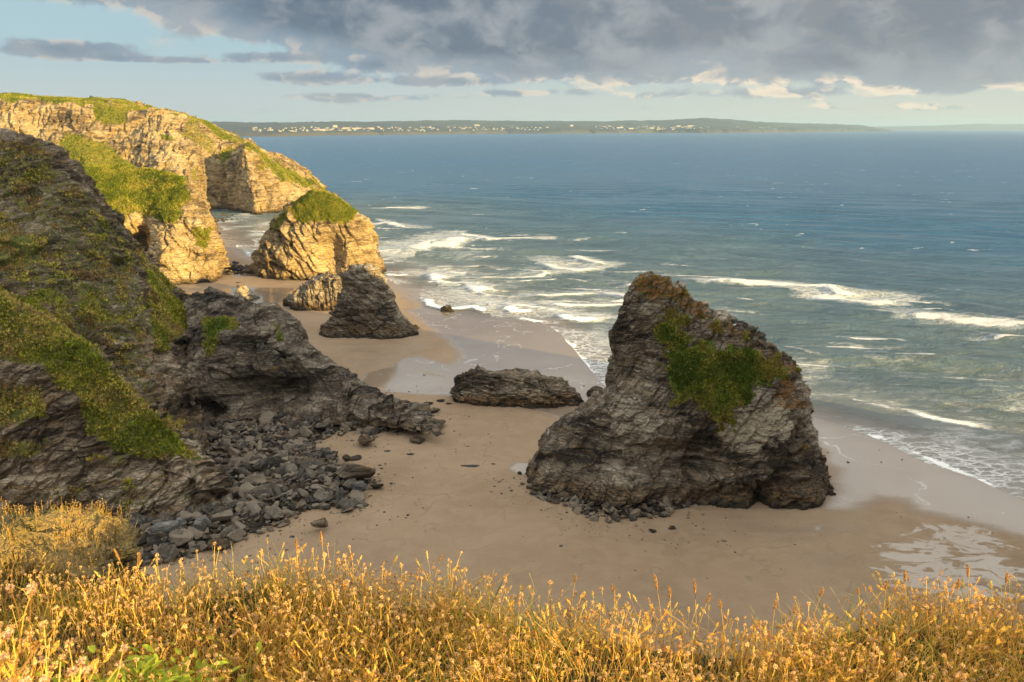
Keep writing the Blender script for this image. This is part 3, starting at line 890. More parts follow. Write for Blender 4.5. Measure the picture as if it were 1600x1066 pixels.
# --- dark headland with the cave
colsB = [
    pc((285, 690, 146), (290, 640, 150), (292, 590, 156), (292, 530, 166), (286, 470, 184)) + [(-92, 205, 12), (-100, 225, -2)],
    pc((330, 668, 150), (325, 620, 152), (322, 570, 156), (322, 520, 163), (318, 462, 182)) + [(-84, 205, 15), (-88, 222, -2)],
    pc((372, 658, 152), (370, 610, 153), (368, 570, 156), (368, 520, 161), (366, 470, 176)) + [(-74, 203, 15), (-78, 215, -2)],
    pc((420, 652, 153), (415, 620, 153), (412, 580, 155), (412, 530, 160), (408, 476, 173)) + [(-63, 198, 12), (-66, 210, -2)],
    pc((462, 655, 154), (452, 622, 155), (445, 590, 157), (443, 535, 161), (440, 483, 171)) + [(-56, 192, 9), (-57, 205, -2)],
    pc((510, 662, 153), (495, 625, 155), (482, 595, 158), (474, 550, 162), (465, 500, 170)) + [(-50, 186, 5), (-50, 197, -2)],
    pc((560, 665, 151), (540, 640, 153), (522, 612, 156), (505, 580, 160), (492, 542, 167)) + [(-45, 180, 2), (-44, 190, -2)],
    pc((610, 668, 149), (592, 652, 150), (575, 632, 153), (558, 610, 157), (545, 588, 163)) + [(-37, 172, 0), (-36, 180, -2)],
    pc((655, 676, 146), (645, 668, 148), (635, 656, 150), (622, 640, 153), (610, 624, 157)) + [(-27, 163, -1), (-26, 170, -3)],
    pc((695, 680, 143.5), (690, 675, 144.5), (684, 668, 146), (676, 664, 148), (668, 662, 150)) + [(-19, 155, -1), (-18, 160, -3)],
]
grassB = [([(318, 500), (360, 495), (375, 510), (345, 525), (330, 560), (318, 540)], .85, 6), ([(430, 505), (450, 510), (445, 530), (432, 525)], .7, 5)]
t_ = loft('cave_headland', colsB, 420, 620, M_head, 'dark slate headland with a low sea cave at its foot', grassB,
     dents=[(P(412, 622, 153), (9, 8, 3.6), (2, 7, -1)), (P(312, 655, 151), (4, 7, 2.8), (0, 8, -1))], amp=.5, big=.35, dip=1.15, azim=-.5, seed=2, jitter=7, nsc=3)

turf('headland_turf', 'small green tufts on the dark headland above the cave', t_[1], t_[3], t_[4], t_[2], 9000, .45, PAL_STACK, seed=4)

# --- lit headland in the middle distance
colsC = [
    pc((-60, 500, 300), (-60, 440, 308), (-60, 380, 318), (-60, 330, 332), (-60, 285, 352), (-60, 258, 385)) + [(-330, 440, 40), (-330, 480, 10)],
    pc((120, 480, 300), (120, 420, 310), (120, 370, 318), (120, 325, 330), (120, 290, 350), (122, 262, 378)) + [(-262, 430, 38), (-262, 470, 4)],
    pc((195, 470, 302), (195, 420, 316), (200, 380, 322), (200, 345, 324), (190, 300, 345), (180, 265, 375)) + [(-240, 425, 36), (-240, 465, 0)],
    pc((228, 460, 305), (228, 420, 320), (226, 380, 326), (222, 350, 326), (225, 305, 345), (222, 264, 372)) + [(-220, 420, 33), (-220, 455, -2)],
    pc((262, 452, 304), (258, 420, 307), (255, 380, 313), (252, 345, 320), (258, 308, 338), (258, 268, 365)) + [(-200, 410, 28), (-200, 440, -2)],
    pc((300, 446, 308), (294, 415, 311), (290, 380, 315), (288, 340, 320), (290, 312, 334), (284, 278, 358)) + [(-175, 395, 18), (-175, 420, -2)],
    pc((328, 442, 312), (322, 415, 314), (318, 385, 318), (314, 352, 323), (310, 322, 335), (303, 298, 352)) + [(-158, 380, 10), (-158, 400, -2)],
    pc((346, 438, 317), (342, 410, 322), (338, 385, 326), (332, 362, 332), (325, 345, 340), (318, 330, 352)) + [(-148, 370, 4), (-148, 385, -2)],
    pc((352, 424, 330), (350, 405, 333), (346, 392, 338), (342, 376, 345), (336, 365, 352), (328, 358, 362)) + [(-150, 375, 0), (-150, 388, -3)],
]
grassC = [([(110, 255), (270, 258), (300, 300), (290, 320), (270, 345), (235, 335), (205, 330), (180, 345), (110, 330)], 1.0, 8), ([(305, 355), (328, 360), (320, 385), (303, 385)], .8, 5),
          ([(110, 300), (160, 310), (200, 350), (110, 350)], .6, 8)]
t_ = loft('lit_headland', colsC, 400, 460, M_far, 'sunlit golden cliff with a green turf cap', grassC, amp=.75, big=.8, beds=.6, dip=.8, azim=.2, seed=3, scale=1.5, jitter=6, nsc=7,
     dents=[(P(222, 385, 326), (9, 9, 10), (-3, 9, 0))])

turf('lit_turf', 'sunlit yellow green turf capping the middle headland', t_[1], t_[3], t_[4], t_[2], 70000, .6, PAL_FAR, seed=5)

# --- far cliff line
colsD = [
    pc((-500, 345, 555), (-500, 290, 580), (-500, 240, 605), (-500, 190, 640), (-500, 155, 665)) + [(-700, 760, 86), (-760, 900, 84), (-780, 1100, 60)],
    pc((-150, 345, 560), (-150, 290, 585), (-150, 240, 612), (-150, 190, 645), (-150, 155, 668)) + [(-520, 760, 87), (-560, 900, 84), (-580, 1100, 60)],
    pc((0, 345, 562), (0, 290, 585), (0, 240, 612), (0, 195, 640), (0, 158, 662)) + [(-448, 740, 88), (-480, 900, 84), (-500, 1100, 40)],
    pc((60, 345, 565), (60, 290, 592), (60, 240, 618), (60, 195, 645), (60, 159, 668)) + [(-420, 745, 87), (-450, 900, 80), (-470, 1100, 40)],
    pc((130, 345, 562), (130, 290, 580), (130, 245, 605), (130, 200, 640), (135, 160, 672)) + [(-392, 750, 85), (-420, 890, 74), (-440, 1080, 30)],
    pc((200, 345, 560), (200, 290, 590), (205, 240, 618), (205, 200, 646), (205, 166, 676)) + [(-354, 755, 82), (-385, 880, 66), (-400, 1050, 20)],
    pc((265, 345, 556), (262, 290, 575), (262, 245, 604), (262, 205, 640), (268, 176, 682)) + [(-320, 760, 75), (-345, 880, 50), (-360, 1000, 0)],
    pc((310, 344, 560), (306, 290, 585), (306, 250, 612), (306, 215, 645), (312, 190, 690)) + [(-290, 765, 66), (-315, 870, 40), (-330, 980, -2)],
    pc((330, 340, 610), (328, 305, 622), (330, 275, 636), (336, 240, 655), (350, 207, 695)) + [(-268, 768, 55), (-290, 860, 25), (-300, 950, -3)],
    pc((368, 340, 606), (366, 300, 616), (368, 265, 628), (374, 240, 648), (388, 224, 700)) + [(-245, 770, 44), (-265, 850, 14), (-275, 920, -3)],
    pc((402, 339, 578), (396, 300, 588), (388, 262, 602), (384, 236, 616), (400, 232, 700)) + [(-235, 772, 38), (-255, 850, 8), (-265, 915, -3)],
    pc((432, 333, 592), (424, 300, 604), (416, 270, 622), (412, 248, 645), (432, 246, 710)) + [(-215, 780, 30), (-235, 850, 4), (-245, 900, -3)],
    pc((470, 322, 628), (462, 300, 645), (456, 282, 662), (450, 268, 685), (464, 264, 730)) + [(-200, 790, 20), (-215, 845, 0), (-225, 890, -3)],
    pc((500, 314, 672), (494, 303, 685), (488, 295, 700), (482, 286, 718), (488, 281, 750)) + [(-190, 800, 10), (-200, 840, -2), (-210, 880, -3)],
    pc((514, 306, 728), (511, 302, 738), (508, 299, 750), (505, 296, 765), (503, 294, 785)) + [(-188, 815, 2), (-195, 840, -3), (-205, 870, -4)],
]
colsD = [[q + np.array([-700, 0, 0]) for q in colsD[0]]] + colsD
grassD = [([(-500, 140), (0, 143), (140, 150), (230, 158), (300, 175), (350, 205), (430, 250), (520, 300), (500, 296), (455, 275), (410, 245), (350, 218), (300, 185), (210, 165), (0, 158), (-500, 160)], 1.0, 4),
          ([(145, 162), (205, 166), (200, 185), (165, 200), (145, 190)], .95, 5), ([(85, 225), (105, 205), (170, 225), (215, 262), (140, 266), (100, 250)], .85, 8),
          ([(240, 195), (275, 215), (270, 225), (235, 208)], .7, 5), ([(300, 185), (345, 215), (335, 240), (300, 225), (270, 200)], .5, 8), ([(400, 240), (470, 276), (500, 300), (440, 285), (405, 262)], .85, 6), ([(345, 225), (370, 232), (350, 260), (340, 250)], .7, 5), ([(285, 262), (310, 262), (305, 278)], .7, 4),
          ([(-500, 230), (40, 230), (60, 260), (-500, 300)], .6, 12)]
t_ = loft('far_cliff', colsD, 420, 960, M_far, 'long sunlit cliff line with fields on its top', grassD, amp=.6, big=1.2, beds=.45, dip=1.35, azim=.1, seed=4, scale=2.0, jitter=7, nsc=14)


turf('far_turf', 'sunlit turf and fields along the top of the far cliff', t_[1], t_[3], t_[4], t_[2], 110000, .9, PAL_FAR, seed=6)


# ------------------------------------------------------------------ stacks
def stack(name, label, cat, levels, Yc, yf, yb, mat, nr=300, nc=600, p=2.6, blobs=(), dents=(), amp=1.0, big=1.0, dip=.9, azim=.3, seed=0, scale=1.0, jitter=8, nsc=3.0,
          group=None, lobes=0.0, extra=None, pale=(), ochre=(), tufts=None):
    """closed rock: levels are (v, u_left, u_right) outlines at depth Yc, yf / yb give the front and back depth for height z"""
    L = []
    for (v, ul, ur) in levels:
        a, b = P(ul, v, Yc), P(ur, v, Yc)
        L.append((a[2], a[0], b[0]))
    L.sort()
    L = [(min(-2.5, L[0][0] - 2.5), L[0][1] - .6, L[0][2] + .6)] + L
    L = np.array(L)
    zs = L[:, 0]
    zz = np.interp(np.linspace(0, 1, nr), np.linspace(0, 1, len(zs)), zs)
    # even spacing in z with more rings near the top
    s = np.linspace(0, 1, nr); zz = zs[0] + (zs[-1] - zs[0]) * (s * 1.15 - .15 * s * s) / 1.0
    xl, xr = np.interp(zz, zs, L[:, 1]), np.interp(zz, zs, L[:, 2])
    k = np.ones(5) / 5
    f, b = yf(zz), yb(zz)
    th = np.linspace(0, 2 * math.pi, nc, endpoint=False)
    c, sn = np.cos(th), np.sin(th)
    cx = np.sign(c) * np.abs(c) ** (2 / p); sy = np.sign(sn) * np.abs(sn) ** (2 / p)
    X = (xl + xr)[:, None] / 2 + (xr - xl)[:, None] / 2 * cx[None]
    Yg = Yc + np.where(sy[None] < 0, (Yc - f)[:, None] * sy[None], (b - Yc)[:, None] * sy[None])
    Z = np.repeat(zz[:, None], nc, 1)
    V = np.stack([X, Yg, Z], -1)
    # close the top with shrinking rings
    top = V[-1]; cen = top.mean(0)
    caps = [cen + (top - cen) * q + np.array([0, 0, h]) for q, h in ((.75, .15), (.5, .25), (.25, .3), (.01, .32))]
    V = np.concatenate([V, np.array(caps)], 0)
    nr2 = len(V); V = V.reshape(-1, 3)
    if extra is not None: V = extra(V)
    N = normals_of(V, nr2, nc, True)
    N[-2 * nc:] = (0, 0, 1)
    g = pxmask(V, blobs, jitter, nsc) if blobs else np.zeros(len(V))
    D, _ = rockify(V, N, g, amp, big, dip, azim, seed, scale)
    for (cc, rad, vec) in dents:
        cc = np.asarray(cc, float); rad = np.asarray(rad, float)
        w = np.exp(-(((D - cc) / rad) ** 2).sum(1) ** 1.5)
        D = D + w[:, None] * np.asarray(vec, float)
    D[-nc:] = D[-nc:].mean(0)
    at = {'grass': g}
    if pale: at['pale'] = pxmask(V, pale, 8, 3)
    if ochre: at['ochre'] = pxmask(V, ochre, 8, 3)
    o = mesh_from(name, D, grid_faces(nr2, nc, True), mat, attrs=at, origin=(float(L[0, 1] + L[0, 2]) / 2, Yc, 0))
    tag(o, label, cat, group)
    if tufts:
        turf('turf', None, D, nr2, nc, g, *tufts, parent=o, wrap=True, seed=int(seed * 10))
    return o, D


lerp = np.interp
big_levels = [(434, 1008, 1036), (440, 996, 1052), (450, 988, 1068), (462, 985, 1085), (476, 976, 1108), (490, 966, 1133), (505, 956, 1158), (522, 951, 1184), (540, 951, 1212),
              (560, 953, 1236), (575, 953, 1249), (600, 949, 1251), (622, 940, 1253), (640, 922, 1257), (660, 892, 1262), (680, 868, 1269), (700, 852, 1277), (720, 838, 1286), (740, 828, 1298), (757, 825, 1306)]
grass_big = [([(1055, 480), (1080, 520), (1120, 540), (1160, 548), (1222, 565), (1228, 590), (1200, 610), (1165, 630), (1140, 660), (1110, 660), (1085, 635), (1062, 625), (1052, 590), (1045, 550), (1030, 525), (1030, 500)], .95, 22),
             ([(985, 430), (1040, 432), (1120, 490), (1200, 535), (1250, 575), (1240, 590), (1160, 545), (1060, 490), (1000, 470)], .36, 8)]
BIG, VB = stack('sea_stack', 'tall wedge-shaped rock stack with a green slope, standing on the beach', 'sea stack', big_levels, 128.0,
                lambda z: lerp(z, [-3, 0, 3, 8, 16, 24, 31, 37], [117, 117.5, 118.5, 118.2, 119.8, 122.5, 125.2, 127.2]),
                lambda z: lerp(z, [-3, 0, 8, 20, 30, 37], [144, 143, 139, 135, 131.5, 129.2]), M_stack, nr=620, nc=1300, p=2.7, blobs=grass_big,
                dents=[(P(1050, 725, 118), (9, 5, 3.2), (0, 3.2, 0)), (P(1188, 785, 118), (.9, 5, 3), (0, 2.2, 0)), (P(900, 700, 120), (7, 5, 6), (0, 4.5, 0)), (P(930, 760, 119), (9, 6, 2.5), (0, -4, -1.0)),
                       (P(1000, 560, 122), (5, 5, 7), (0, 2.5, 0)), (P(1110, 760, 117), (6, 4, 2), (0, -1.5, 0)), (P(1245, 775, 120), (5, 4, 2), (1, -1.5, 0))],
                amp=.5, big=.45, dip=.9, azim=2.8, seed=5.3, scale=.9, tufts=(52000, .38, PAL_STACK), jitter=24, nsc=3,
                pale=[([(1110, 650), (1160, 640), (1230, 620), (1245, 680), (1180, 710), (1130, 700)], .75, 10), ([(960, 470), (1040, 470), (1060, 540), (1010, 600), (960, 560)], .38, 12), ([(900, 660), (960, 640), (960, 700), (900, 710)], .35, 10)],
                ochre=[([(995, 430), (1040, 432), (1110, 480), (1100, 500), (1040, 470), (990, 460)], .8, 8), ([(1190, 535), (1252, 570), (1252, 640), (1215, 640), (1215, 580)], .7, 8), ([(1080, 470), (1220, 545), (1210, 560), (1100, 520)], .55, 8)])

far_levels = [(297, 488, 500), (301, 478, 514), (308, 466, 530), (316, 455, 542), (325, 442, 550), (335, 436, 562), (345, 430, 572), (356, 424, 577), (370, 416, 581), (385, 410, 586), (400, 402, 592), (415, 396, 597), (428, 390, 600)]
grass_far = [([(465, 300), (495, 293), (540, 312), (562, 332), (545, 345), (520, 350), (490, 345), (470, 350), (455, 335), (430, 360), (425, 355)], 1.0, 6)]
stack('sea_stack', 'large sunlit rock stack with a green turf cap beside the gap in the cliffs', 'sea stack', far_levels, 336.0,
      lambda z: lerp(z, [-3, 0, 8, 20, 30, 36], [315, 316, 318, 322, 328, 333]), lambda z: lerp(z, [-3, 0, 15, 30, 36], [372, 370, 362, 346, 339]), M_far,
      nr=300, nc=600, p=2.05, blobs=grass_far, tufts=(30000, .33, PAL_FAR), dents=[(P(515, 405, 318), (5, 7, 10), (0, 6, 0)), (P(440, 390, 318), (10, 6, 8), (0, -3, 0))], amp=.62, big=.5, dip=.95, azim=.0, seed=6.1, scale=1.35, jitter=5, nsc=6)

small_levels = [(418, 548, 582), (422, 543, 588), (430, 538, 597), (440, 534, 605), (452, 531, 609), (465, 528, 613), (480, 523, 619), (492, 518, 626), (504, 512, 636), (514, 500, 648), (524, 490, 658)]
stack('sea_stack', 'medium dark grey rock stack with a brown tide band, standing on wet sand', 'sea stack', small_levels, 232.0,
      lambda z: lerp(z, [-3, 0, 3, 8, 21], [223, 224, 226, 227.5, 230]), lambda z: lerp(z, [-3, 0, 3, 8, 21], [248, 246, 242, 240, 235]), M_stack, nr=280, nc=560, p=2.5,
      amp=.5, big=.4, dip=.7, azim=.5, seed=7.7, scale=.85)
mid_levels = [(430, 505, 520), (434, 490, 528), (440, 478, 532), (448, 470, 535), (456, 462, 538), (465, 452, 540), (474, 449, 542), (482, 448, 545)]
stack('sea_rock', 'jagged dark rock half hidden behind the medium grey stack', 'rock', mid_levels, 268.0,
      lambda z: lerp(z, [-3, 0, 6, 13], [260, 261, 263, 266]), lambda z: lerp(z, [-3, 0, 6, 13], [276, 275, 273, 270]), M_head, nr=160, nc=400, amp=.75, big=.5, dip=1.3, azim=.1, seed=8.2, scale=.9)

low_levels = [(578, 735, 748), (582, 722, 765), (586, 714, 862), (590, 712, 870), (598, 711, 880), (606, 708, 890), (614, 705, 898), (624, 704, 905)]
stack('sea_rock', 'long low dark rock ledge with a tan barnacled side on the sand', 'rock', low_levels, 171.5,
      lambda z: lerp(z, [-3, 0, 3, 7.5], [165, 166, 167, 169]), lambda z: lerp(z, [-3, 0, 3, 7.5], [181, 180, 178, 174]), M_low, nr=170, nc=620, p=3.0, amp=.75, big=.4, dip=.3, azim=1.0, seed=9.4, scale=.6, pale=[([(712, 604), (860, 598), (880, 622), (712, 626)], .55, 8)], ochre=[([(708, 612), (905, 612), (905, 634), (708, 640)], .55, 8)])
stack('sea_rock', 'small dark rock standing in the surf edge', 'rock', [(480, 690, 704), (483, 687, 710), (488, 685, 713)], 265.0,
      lambda z: lerp(z, [-3, 0, 2.4], [261, 262, 264]), lambda z: lerp(z, [-3, 0, 2.4], [270, 269, 266]), M_low, nr=50, nc=160, amp=.5, big=.2, seed=10.1, scale=.4)
stack('sea_rock', 'small dark rock touching the side of the tall wedge stack', 'rock', [(607, 925, 940), (612, 920, 950), (619, 918, 955)], 176.0,
      lambda z: lerp(z, [-3, 0, 2.5], [172, 173, 175]), lambda z: lerp(z, [-3, 0, 2.5], [181, 180, 177]), M_low, nr=50, nc=160, amp=.5, big=.2, seed=11.3, scale=.4)
stack('sea_rock', 'pale pointed rock catching the sun behind the dark headland', 'rock', [(447, 374, 379), (452, 371, 384), (458, 368, 391), (466, 364, 400), (476, 360, 408)], 281.0,
      lambda z: lerp(z, [-3, 0, 9], [275, 276, 280]), lambda z: lerp(z, [-3, 0, 9], [288, 287, 282]), M_pale, nr=90, nc=200, amp=.5, big=.3, seed=12.9, scale=.6)
stack('sea_rock', 'small tan rock on the lit sand below the cliff gap', 'rock', [(441, 370, 375), (444, 366, 379)], 312.0,
      lambda z: lerp(z, [-3, 0, 1.5], [309, 310, 311]), lambda z: lerp(z, [-3, 0, 1.5], [316, 315, 313]), M_pale, nr=40, nc=100, amp=.35, big=.2, seed=13.9, scale=.4)


# ------------------------------------------------------------------ the headland the camera stands on, with an unseen knoll shaped to shade beach and cliffs
def build_own_headland():
    path = [  # x, y, z of the cliff edge; dx, dy from edge to foot
        (-70, -70, 50, -10, 26), (-40, -35, 55, -8, 28), (-18, -8, 56.2, -4, 30), (-6, .6, 56.6, -1, 30), (0, 1.2, 56.8, 0, 30), (6, .8, 56.8, 2, 29), (12, 0, 57, 4, 26), (17, 2, 60, 3, 24),
        (22, 8, 66, 0, 24), (30, 17, 76, -3, 22), (40, 28.5, 86, -3, 20), (47, 33, 86, -2, 18), (53, 37.5, 88, -2, 18), (58, 40, 91, -2, 18), (63, 42, 94, -2, 18), (68, 44.5, 98, -2, 18), (80, 51, 97, -3, 18), (95, 64, 66, -3, 14), (108, 74, 47, -3, 12), (119, 82, 40, -1, 12), (130, 90, 48, 3, 10), (142, 98, 55, 3, 10), (152, 105, 38, 3, 8), (158, 108, 15, 4, 4), (162, 109, 0, 3, 3)]
    net = []
    for x, y, z, dx, dy in path:
        bx, by = (.82 * 30, -.57 * 30)
        net.append([np.array(q, float) for q in ((x + dx, y + dy, -2), (x + dx * .8, y + dy * .8, z * .3), (x + dx * .4, y + dy * .4, z * .72), (x, y, z - .6),
                    (x + bx * .12, y + by * .12, z), (x + bx * .7, y + by * .7, z - 1), (x + bx * 2.2, y + by * 2.2, max(z - 8, 0) if z > 60 else z - 1.5), (x + bx * 5, y + by * 5, min(z, 50) - 8), (x + bx * 8, y + by * 8, -3))])
    V = catmull(catmull(np.array(net), 260).transpose(1, 0, 2), 200).reshape(-1, 3)
    N = normals_of(V, 200, 260)
    near = np.exp(-((V[:, 0] / 9) ** 2 + ((V[:, 1] - 2) / 9) ** 2))
    g = sstep(V[:, 2], 45, 54)
    D, _ = rockify(V, N, g, .9, .5, seed=21)
    D = V + (D - V) * (1 - near)[:, None]
    o = mesh_from('headland', D, grid_faces(200, 260), M_plateau, attrs={'grass': g})
    tag(o, 'grassy headland above the beach, with an unseen knoll added to shade it', kind='structure')


build_own_headland()

sky_pts = [(-40, 868), (150, 892), (200, 888), (290, 884), (400, 872), (470, 874), (560, 880), (640, 892), (700, 884), (760, 893), (830, 912), (950, 935), (1050, 958), (1150, 968), (1250, 952), (1330, 930), (1420, 916), (1500, 922), (1600, 920), (1680, 920)]
PT = .245                      # plant height above the soil
GS = .10                      # slope of the cliff-top ground
def plane_hit(u, v, h=PT):
    d = unit(u, v); k = -d[2] / d[1]
    y = (2.05 - h - GS * 2 + 0.0) / (k - GS)
    return d[0] / d[1] * y, y
ed = np.array([plane_hit(*q) for q in sky_pts])
order = np.argsort(ed[:, 0]); ed = ed[order]


def edge_y(x):
    return np.interp(x, ed[:, 0], ed[:, 1])


def soil_z(x, y):
    x = np.asarray(x, float); y = np.asarray(y, float)
    ye = edge_y(x)
    z = 57.95 - GS * (y - 2)
    z = z + .98 * np.exp(-((x + .93) / np.where(x > -.93, .26, .9)) ** 2 - ((y - 1.12) / .36) ** 2)          # hummock close by
    z = z + .05 * np.sin(x * 2.3 + 1) * np.sin(y * 3.1) + .025 * np.sin(x * 6.1) * np.sin(y * 5.3 + x)
    over = np.maximum(y - ye, 0)
    z = z - np.where(over < .3, over ** 2 * 3.0, .27 + (over - .3) * 1.8)
    return z


def build_soil():
    xs = np.arange(-5.5, 5.5, .05); ys = np.arange(-1.5, 6.5, .05)
    X, Y = np.meshgrid(xs, ys); x, y = X.ravel(), Y.ravel()
    z = soil_z(x, y) + .03 * fbm(np.stack([x * 4, y * 4, x * 0], 1), 3)
    m, t, out = new_mat('cliff_top_soil')
    p = t.n.new('ShaderNodeNewGeometry').outputs['Position']
    c = t.mix(t.ss(t.noise(p, 5, 5, .6), .4, .6), (.02, .03, .008), (.06, .045, .02))
    principled(t, out, Base_Color=c, Roughness=.95, Normal=t.bump(t.noise(p, 30, 5, .7), .8, .03))
    o = mesh_from('clifftop_ground', np.stack([x, y, z], 1), grid_faces(len(ys), len(xs)), m)
    tag(o, 'dark turf of the cliff top under the dry flowers', kind='structure')


build_soil()


# plant templates: lists of (verts, tris, colours)
def tube(pts, rad, sides=3, col=(.5, .4, .15)):
    pts = np.asarray(pts, float); n = len(pts)
    rad = np.broadcast_to(np.asarray(rad, float), (n,))
    tg = np.gradient(pts, axis=0); tg /= np.linalg.norm(tg, axis=1)[:, None] + 1e-12
    ref = np.array([.3, 1, .1]); a = np.cross(tg, ref); a /= np.linalg.norm(a, axis=1)[:, None]; b = np.cross(tg, a)
    th = np.arange(sides) * 2 * math.pi / sides
    V = pts[:, None] + rad[:, None, None] * (np.cos(th)[None, :, None] * a[:, None] + np.sin(th)[None, :, None] * b[:, None])
    q = grid_faces(n, sides, True)
    T = np.concatenate([q[:, [0, 1, 2]], q[:, [0, 2, 3]]])
    return V.reshape(-1, 3), T, np.tile(np.asarray(col, float), (n * sides, 1))


def join(parts):
    V, T, C = [], [], []; k = 0
    for v, t, c in parts:
        V.append(v); T.append(np.asarray(t) + k); C.append(c); k += len(v)
    return np.concatenate(V), np.concatenate(T), np.concatenate(C)


def stem_pts(h, lean, curl, n=6, r=rng):
    s = np.linspace(0, 1, n)
    a = r.random() * 6.28
    off = lean * s + curl * s ** 3
    w = .012 * np.sin(s * 5 + r.random() * 6)
    return np.stack([np.cos(a) * off + w, np.sin(a) * off, h * s - .35 * np.abs(off) * s], 1)


def flakes(cen, R, n, size, col, var, squash=.75, up=.3):
    """many small petal-like triangles on a dome"""
    d = rng.normal(size=(n, 3)); d[:, 2] = d[:, 2] + up; d /= np.linalg.norm(d, axis=1)[:, None]
    p = cen + d * R * np.array([1, 1, squash]) * rng.uniform(.65, 1.05, (n, 1))
    t1 = np.cross(d, rng.normal(size=(n, 3))); t1 /= np.linalg.norm(t1, axis=1)[:, None]
    t2 = d * .7 + np.cross(d, t1) * .6
    s = size * rng.uniform(.6, 1.4, (n, 1))
    V = np.stack([p - t1 * s * .6, p + t1 * s * .6, p + t2 * s * 1.3], 1).reshape(-1, 3)
    C = np.repeat(np.asarray(col) * (1 + var * rng.normal(size=(n, 1))), 3, 0).clip(.01, 1)
    return V, np.arange(3 * n).reshape(n, 3), C


def thrift(pinkish=False):
    h = rng.uniform(.14, .27)
    pts = stem_pts(h, rng.uniform(0, .07), rng.uniform(-.02, .05))
    stem = [(.92, .62, .14), (.7, .52, .11), (.50, .27, .08)][rng.choice(3, p=[.66, .14, .20])]
    R = rng.uniform(.0042, .0068)
    head = (.84, .56, .27) if not pinkish else (.74, .50, .36)
    return join([tube(pts, np.linspace(.0013, .0009, len(pts)), 3, stem),
                 flakes(pts[-1] + [0, 0, R * .3], R, 46, R * .52, head, .22),
                 flakes(pts[-1] - [0, 0, R * .45], R * .75, 14, R * .55, (.36, .20, .08), .2, up=-.5)])


def grass_head(bottom, direction, L, Rm, col, n=80):
    d = direction / np.linalg.norm(direction)
    a = np.cross(d, [.2, .9, .1]); a /= np.linalg.norm(a); b = np.cross(d, a)
    s = rng.random(n); th = rng.random(n) * 6.28
    rr = Rm * np.sin(np.pi * np.clip(s * .9 + .08, 0, 1)) ** .7
    o = np.cos(th)[:, None] * a + np.sin(th)[:, None] * b
    p = bottom + d * (s * L)[:, None] + o * (rr * rng.uniform(.4, 1, n))[:, None]
    side = np.cross(o, d)
    l = L * .16
    V = np.stack([p - side * Rm * .33, p + side * Rm * .33, p + d * l + o * Rm * .5], 1).reshape(-1, 3)
    C = np.repeat(np.asarray(col) * (1 + .2 * rng.normal(size=(n, 1))), 3, 0).clip(.01, 1)
    return V, np.arange(3 * n).reshape(n, 3), C


def grass_plant(h=None):
    h = h or rng.uniform(.20, .33)
    pts = stem_pts(h, rng.uniform(0, .10), rng.uniform(0, .10), 8)
    d = pts[-1] - pts[-2]
    col = (.90, .60, .15) if rng.random() < .75 else (.70, .40, .12)
    return join([tube(pts, np.linspace(.0014, .0009, 8), 3, (.86, .57, .13)), grass_head(pts[-1], d + [0, 0, .01], rng.uniform(.026, .048), rng.uniform(.0048, .0072), col, 70)])


def leafblade():
    h = rng.uniform(.08, .22); n = 5
    pts = stem_pts(h, rng.uniform(.01, .12), rng.uniform(0, .10), n)
    w = np.linspace(.0028, .0004, n)
    side = rng.normal(size=3); side[2] = 0; side /= np.linalg.norm(side)
    V = np.stack([pts - side * w[:, None], pts + side * w[:, None]], 1).reshape(-1, 3)
    q = grid_faces(n, 2); T = np.concatenate([q[:, [0, 1, 2]], q[:, [0, 2, 3]]])
    col = [(.88, .64, .14), (.32, .38, .05), (.10, .15, .025), (.50, .28, .07)][rng.choice(4, p=[.42, .20, .14, .24])]
    return V, T, np.tile(np.array(col) * rng.uniform(.8, 1.2), (2 * n, 1))


def scatter(name, label, templates, xs, ys, scale, zoff=0.0, cat='plants', tint=None, tilt=.12):
    Vs, Ts, Cs = [], [], []; k = 0
    z = soil_z(xs, ys) + zoff
    for i in range(len(xs)):
        v, t, c = templates[rng.integers(len(templates))]
        a = rng.random() * 6.283; ca, sa = math.cos(a), math.sin(a)
        s = scale[i]
        x = (v[:, 0] * ca - v[:, 1] * sa) * s; y = (v[:, 0] * sa + v[:, 1] * ca) * s; zz = v[:, 2] * s
        tx, ty = rng.normal(size=2) * tilt
        Vs.append(np.stack([x + tx * zz + xs[i], y + ty * zz + ys[i], zz + z[i]], 1))
        Ts.append(t + k); k += len(v)
        Cs.append(c * (1 + .13 * rng.normal()) * (tint[i] if tint is not None else 1))
    o = mesh_from(name, np.concatenate(Vs), np.concatenate(Ts), M_plant, smooth=False, attrs={'col': np.clip(np.concatenate(Cs), 0.005, 1)})
    tag(o, label, cat, kind='stuff')
    return o


def sample_ground(n, fn, ymin=1.0, past=.16):
    """random spots in front of the edge, kept with probability fn"""
    X, Y = [], []
    while len(X) < n:
        x = rng.uniform(-3.7, 3.7, 4000); y = rng.uniform(ymin, 4.2, 4000)
        ok = (y < edge_y(x) + past * rng.random(4000)) & (np.abs(x) < 1.25 * y + .9) & (rng.random(4000) < fn(x, y))
        X += list(x[ok]); Y += list(y[ok])
    return np.array(X[:n]), np.array(Y[:n])


def clump(x, y, s, o=0.0):
    return fbm(np.stack([x * s + o, y * s, x * 0 + o], 1), 2)


